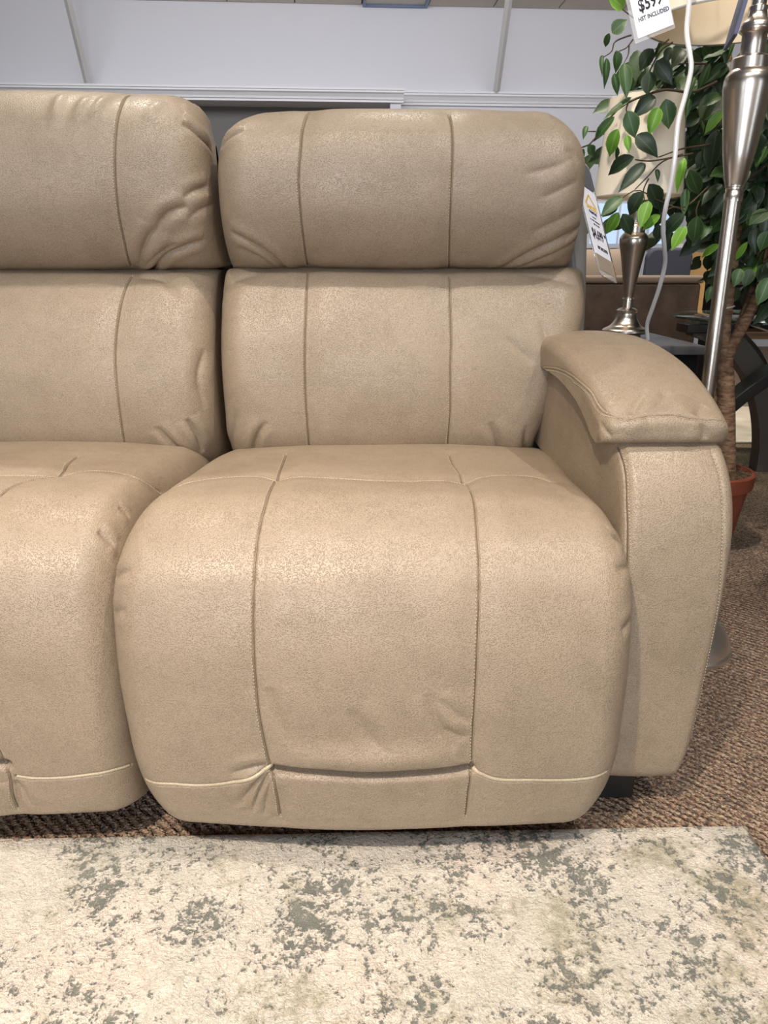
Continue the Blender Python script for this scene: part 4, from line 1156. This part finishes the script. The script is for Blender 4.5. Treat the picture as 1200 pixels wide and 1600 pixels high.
def leaf_mesh(name, bend, fold, twist, wave, mat):
    """unit leaf along +Y, 1 long, 1 wide, z up; creased on the midrib with a drip tip"""
    ts = [0, .08, .22, .40, .60, .78, .91, 1.0]
    ws = [.02, .24, .43, .50, .45, .28, .10, .01]
    v = []; uv = []
    for t, w in zip(ts, ws):
        zc = -bend * t * t
        for s_ in (-1, 0, 1):
            x = s_ * w
            zz_ = zc + (abs(s_) * w * fold) + wave * math.sin(t * 9 + s_ * 1.7) * abs(s_) * w + twist * x * t
            v.append((x, t * (1 - .12 * bend), zz_)); uv.append((.5 + s_ * .5, t))
    f = []
    for i in range(len(ts) - 1):
        for j in range(2):
            a = i * 3 + j
            f.append((a, a + 1, a + 4, a + 3))
    me = bpy.data.meshes.new(name)
    me.from_pydata(v, [], f)
    l = me.uv_layers.new(name='UVMap')
    for lp in me.loops:
        l.data[lp.index].uv = uv[lp.vertex_index]
    me.polygons.foreach_set('use_smooth', [True] * len(f))
    me.materials.append(mat)
    return me


LM = [[leaf_mesh('leaf', b, fo, tw, wv, m) for b, fo, tw, wv in ((.18, .25, .0, .05), (.32, .35, .25, .08), (.10, .18, -.3, .10), (.26, .45, .1, .04))] for m in M['green']]


def leaf_matrix(base, tip, width, roll):
    b = Vector(base); t = Vector(tip)
    y = (t - b); L = y.length; y.normalize()
    toward = Vector((0, 0, .8)) - b; toward = (toward.normalized() + Vector((roll, 0, .35))).normalized()
    zax = (toward - y * toward.dot(y)).normalized()
    x = y.cross(zax)
    return Matrix(((x.x * width, y.x * L, zax.x * L, b.x), (x.y * width, y.y * L, zax.y * L, b.y), (x.z * width, y.z * L, zax.z * L, b.z), (0, 0, 0, 1)))


def add_leaf(base, tip, width, tone, roll=0.0):
    o = bpy.data.objects.new('leaf', random.choice(LM[tone]))
    link(o, fc)
    o.matrix_basis = Matrix.Translation(-FO) @ leaf_matrix(base, tip, width, roll)
    return o


for b, t, w, tone in LEAF_SPOTS:
    add_leaf(b, t, w, tone, random.uniform(-.25, .25))
# the crown itself: leaves hang from outward twigs, denser towards the stems
CROWN = PATHS['crown']
CORE = PATHS['core']


def inside(x, z_, poly):
    c = False
    j = len(poly) - 1
    for i in range(len(poly)):
        (xi, zi), (xj, zj) = poly[i], poly[j]
        if (zi > z_) != (zj > z_) and x < (xj - xi) * (z_ - zi) / (zj - zi) + xi:
            c = not c
        j = i
    return c


spots = []
while len(spots) < 2300:
    x = random.uniform(.55, 1.75); zz_ = random.uniform(.70, 1.6); y = random.gauss(2.17, .12)
    if y < 1.95 or y > 2.55:
        continue
    core = inside(x, zz_, [(p[0], p[2]) for p in CORE])
    if not core and not (inside(x, zz_, [(p[0], p[2]) for p in CROWN]) and random.random() < .12):
        continue
    if math.hypot(x - .742, y - 1.852) < .25 and zz_ > 1.22 or math.hypot(x - .659, y - 2.10) < .17 and zz_ < 1.28:
        continue
    if x < .955 and zz_ < .885:
        continue
    spots.append((y, x, zz_))
spots.sort()
extra = Geo()
budget = 300 - len(LEAF_SPOTS) - 4
for i, (y, x, zz_) in enumerate(spots):
    L = random.uniform(.048, .078)
    out = Vector((x - 1.1, y - 2.2, 0)); out = out.normalized() if out.length > .01 else Vector((1, 0, 0))
    d = (out * random.uniform(.1, .9) + Vector((random.uniform(-.5, .5), random.uniform(-.4, .2), random.uniform(-1.2, -.2)))).normalized()
    b = Vector((x, y, zz_)); t = b + d * L
    tone = random.choices((0, 1, 2), (.80, .17, .03))[0]
    w = L * random.uniform(.48, .62)
    in_view = x < 1.04 + (y - 2) * .5
    if in_view and budget > 0:
        add_leaf(b, t, w, tone, random.uniform(-.8, .8)); budget -= 1
    else:
        me = random.choice(LM[0]); Mx = Matrix.Translation(-FO) @ leaf_matrix(b, t, w, random.uniform(-.8, .8))
        extra.add([Mx @ v.co for v in me.vertices], [tuple(p_.vertices) for p_ in me.polygons])
ex = mesh_obj('foliage', extra.v, extra.f, M['green'][0], fc); ex['kind'] = 'stuff'
# hidden main twigs inside the crown
for i in range(26):
    s0 = np.array(random.choice(PATHS['left_stem'][4:] + PATHS['right_stem'][3:])) - np.array(FO)
    y, x, zz_ = random.choice(spots)
    e = np.array((x, y, zz_)) - np.array(FO)
    mid = (s0 + e) / 2 + np.array((0, 0, .06))
    Geo().tube([s0, mid, e], [.004, .0028, .0014], 5, 10).obj('twig', M['twig'], fc, smooth=True)

# ------------------------------------------------------------------ dark sofa behind
ds = thing('leather_couch', 'dark brown suede couch seen from behind past the end table', 'sofa', (.86, 3.62, 0))
Geo().box((-.9, 0, .08), (.02, .20, .735)).obj('back_panel', M['suede'], ds, bevel=.012)
Geo().box((.025, 0, .08), (.61, .20, .735)).obj('back_panel', M['suede'], ds, bevel=.012)
Geo().box((-.9, -.008, .735), (.62, .21, .770)).obj('top_rail', M['suede_highlight'], ds, bevel=.012)
Geo().box((-.9, .2, .10), (.62, .95, .44)).obj('seat_base', M['suede'], ds, bevel=.03)
Geo().box((.46, .2, .10), (.62, .95, .64)).obj('arm', M['suede'], ds, bevel=.03)
for x in (-.84, .55):
    for y in (.06, .88):
        Geo().box((x - .03, y - .03, 0), (x + .03, y + .03, .1)).obj('leg', M['black_wood'], ds)
# pillow standing on that couch
pg = Geo(); n = 20
v = []; f = []
for sgn in (1, -1):
    for i in range(n):
        for j in range(n):
            a, b = i / (n - 1) * 2 - 1, j / (n - 1) * 2 - 1
            th = .075 * max(0, (1 - a ** 4) * (1 - b ** 4)) ** .6
            pin = 1 - .05 * (1 - a * a) * 0 - .06 * (1 - min(abs(a), 1)) * abs(b) ** 6
            v.append((a * .24 * (1 - .05 * (1 - b * b)), sgn * th, b * .235 * (1 - .05 * (1 - a * a))))
for sgn in range(2):
    for i in range(n - 1):
        for j in range(n - 1):
            q_ = sgn * n * n + i * n + j
            f.append((q_, q_ + n, q_ + n + 1, q_ + 1))
pw = pg.add(v, f).obj('throw_pillow', M['taupe_cloth'], smooth=True)
pw.location = (1.06, 3.99, .675); pw.rotation_euler = (R(-12), 0, R(4))
tag(pw, 'taupe throw pillow leaning on the dark suede couch', 'pillow')


def chair(name, label, x, y, rz, mat, w, top, grp=None, lean=.06, cat='chair'):
    c = thing(name, label, cat, (x, y, 0), rz, grp)
    out = rounded(w, top - .46, .06, 5)
    Mt = Matrix.Translation((0, .20, (top + .46) / 2)) @ Matrix.Rotation(-lean * 2, 4, 'X')
    Geo().prism(out, Mt, .06).obj('backrest', mat, c, bevel=.015)
    Geo().box((-w / 2, -.24, .40), (w / 2, .23, .48)).obj('seat', mat, c, bevel=.025)
    for sx in (-1, 1):
        for sy in (-1, 1):
            Geo().tube([(sx * (w / 2 - .04), sy * .2, .41), (sx * (w / 2 - .02), sy * .22, 0)], [.02, .013], 8).obj('leg', M['espresso'], c, smooth=True)
    return c


chair('dining_chair', 'slate blue upholstered chair behind the dark suede couch', 1.80, 5.25, R(180), M['slate_cloth'], .29, .93)
tc = chair('dining_chair', 'tan upholstered chair seen side-on with a small paper tag', 2.10, 5.75, R(-82), M['tan_cloth'], .46, 1.07, lean=.08)
Geo().box((-.245, .12, .92), (-.235, .20, .98)).obj('paper_tag', M['paper'], tc)

# ------------------------------------------------------------------ glass table with crossing bent legs
gt = thing('glass_table', 'round glass table on dark crossing bent-wood legs behind the ficus', 'table', (1.635, 3.1, 0))
Geo().lathe([(.001, .609), (.451, .609), (.455, .612), (.455, .618), (.451, .621), (.001, .621)], n=72, cap=False).obj('glass_top', M['glass'], gt, smooth=True)


def arc_leg(pts, w, d, mat, yoff, M0=None):
    P = spline(pts, 44)
    T = np.gradient(P, axis=0); T /= np.linalg.norm(T, axis=1)[:, None]
    Nn = np.stack([T[:, 1], -T[:, 0]], 1)
    A = P - Nn * w / 2; B = P + Nn * w / 2
    g = Geo(); v = []; f = []
    for i in range(len(P)):
        for (x, zz_) in (A[i], B[i]):
            v.append((x, yoff, zz_)); v.append((x, yoff + d, zz_))
    for i in range(len(P) - 1):
        a = i * 4
        f += [(a, a + 2, a + 6, a + 4), (a + 1, a + 5, a + 7, a + 3), (a, a + 4, a + 5, a + 1), (a + 2, a + 3, a + 7, a + 6)]
    e = (len(P) - 1) * 4
    f += [(0, 1, 3, 2), (e, e + 2, e + 3, e + 1)]
    return g.add(v, f).obj('leg', mat, gt, bevel=.004)


GX = 1.635
arc_leg([(x - GX, zz_) for x, zz_ in ((1.585, 0), (1.58, .12), (1.545, .27), (1.47, .42), (1.34, .545), (1.22, .59))], .085, .075, M['espresso_face'], -.10)
arc_leg([(x - GX, zz_) for x, zz_ in ((1.17, 0), (1.22, .14), (1.31, .26), (1.42, .365), (1.58, .475), (1.72, .555), (1.90, .59))], .045, .10, M['espresso'], -.24)
arc_leg([(x - GX, zz_) for x, zz_ in ((1.70, 0), (1.695, .13), (1.655, .29), (1.57, .45), (1.44, .56), (1.36, .592))], .05, .075, M['espresso'], .10)
arc_leg([(x - GX, zz_) for x, zz_ in ((2.10, 0), (2.08, .14), (2.02, .27), (1.90, .42), (1.75, .54), (1.62, .59))], .06, .09, M['espresso'], .20)
for x, y in ((1.26, -.06), (1.86, -.19), (1.45, .13), (1.68, .24)):
    Geo().lathe([(.024, .594), (.024, .609)], (x - GX, y), 20).obj('spacer', M['nickel'], gt, smooth=True)
Geo().box((1.18 - GX, -.11, .560), (1.36 - GX, .01, .595)).obj('leg_block', M['espresso'], gt, bevel=.004)

pr = Geo().box((1.51, 3.52, .001), (3.4, 5.0, .012)).obj('area_rug', M['pale_rug'], bevel=.004)
tag(pr, 'pale cream rug on the floor beyond the glass table', 'rug')

cs = thing('console_shelf', 'dark brown wooden console behind the glass table', 'console', (2.72, 4.6, .012))
Geo().box((-.75, -.2, .70), (.9, .2, .74)).obj('console_top', M['brown_wood'], cs, bevel=.004)
Geo().box((-.73, -.18, .40), (.88, .18, .44)).obj('shelf', M['brown_wood'], cs, bevel=.004)
Geo().box((-.73, .15, .44), (.88, .18, .70)).obj('back_panel', M['black_wood'], cs)
for x in (-.72, .86):
    for y in (-.17, .17):
        Geo().box((x - .03, y - .03, 0), (x + .03, y + .03, .70)).obj('post', M['black_wood'], cs)
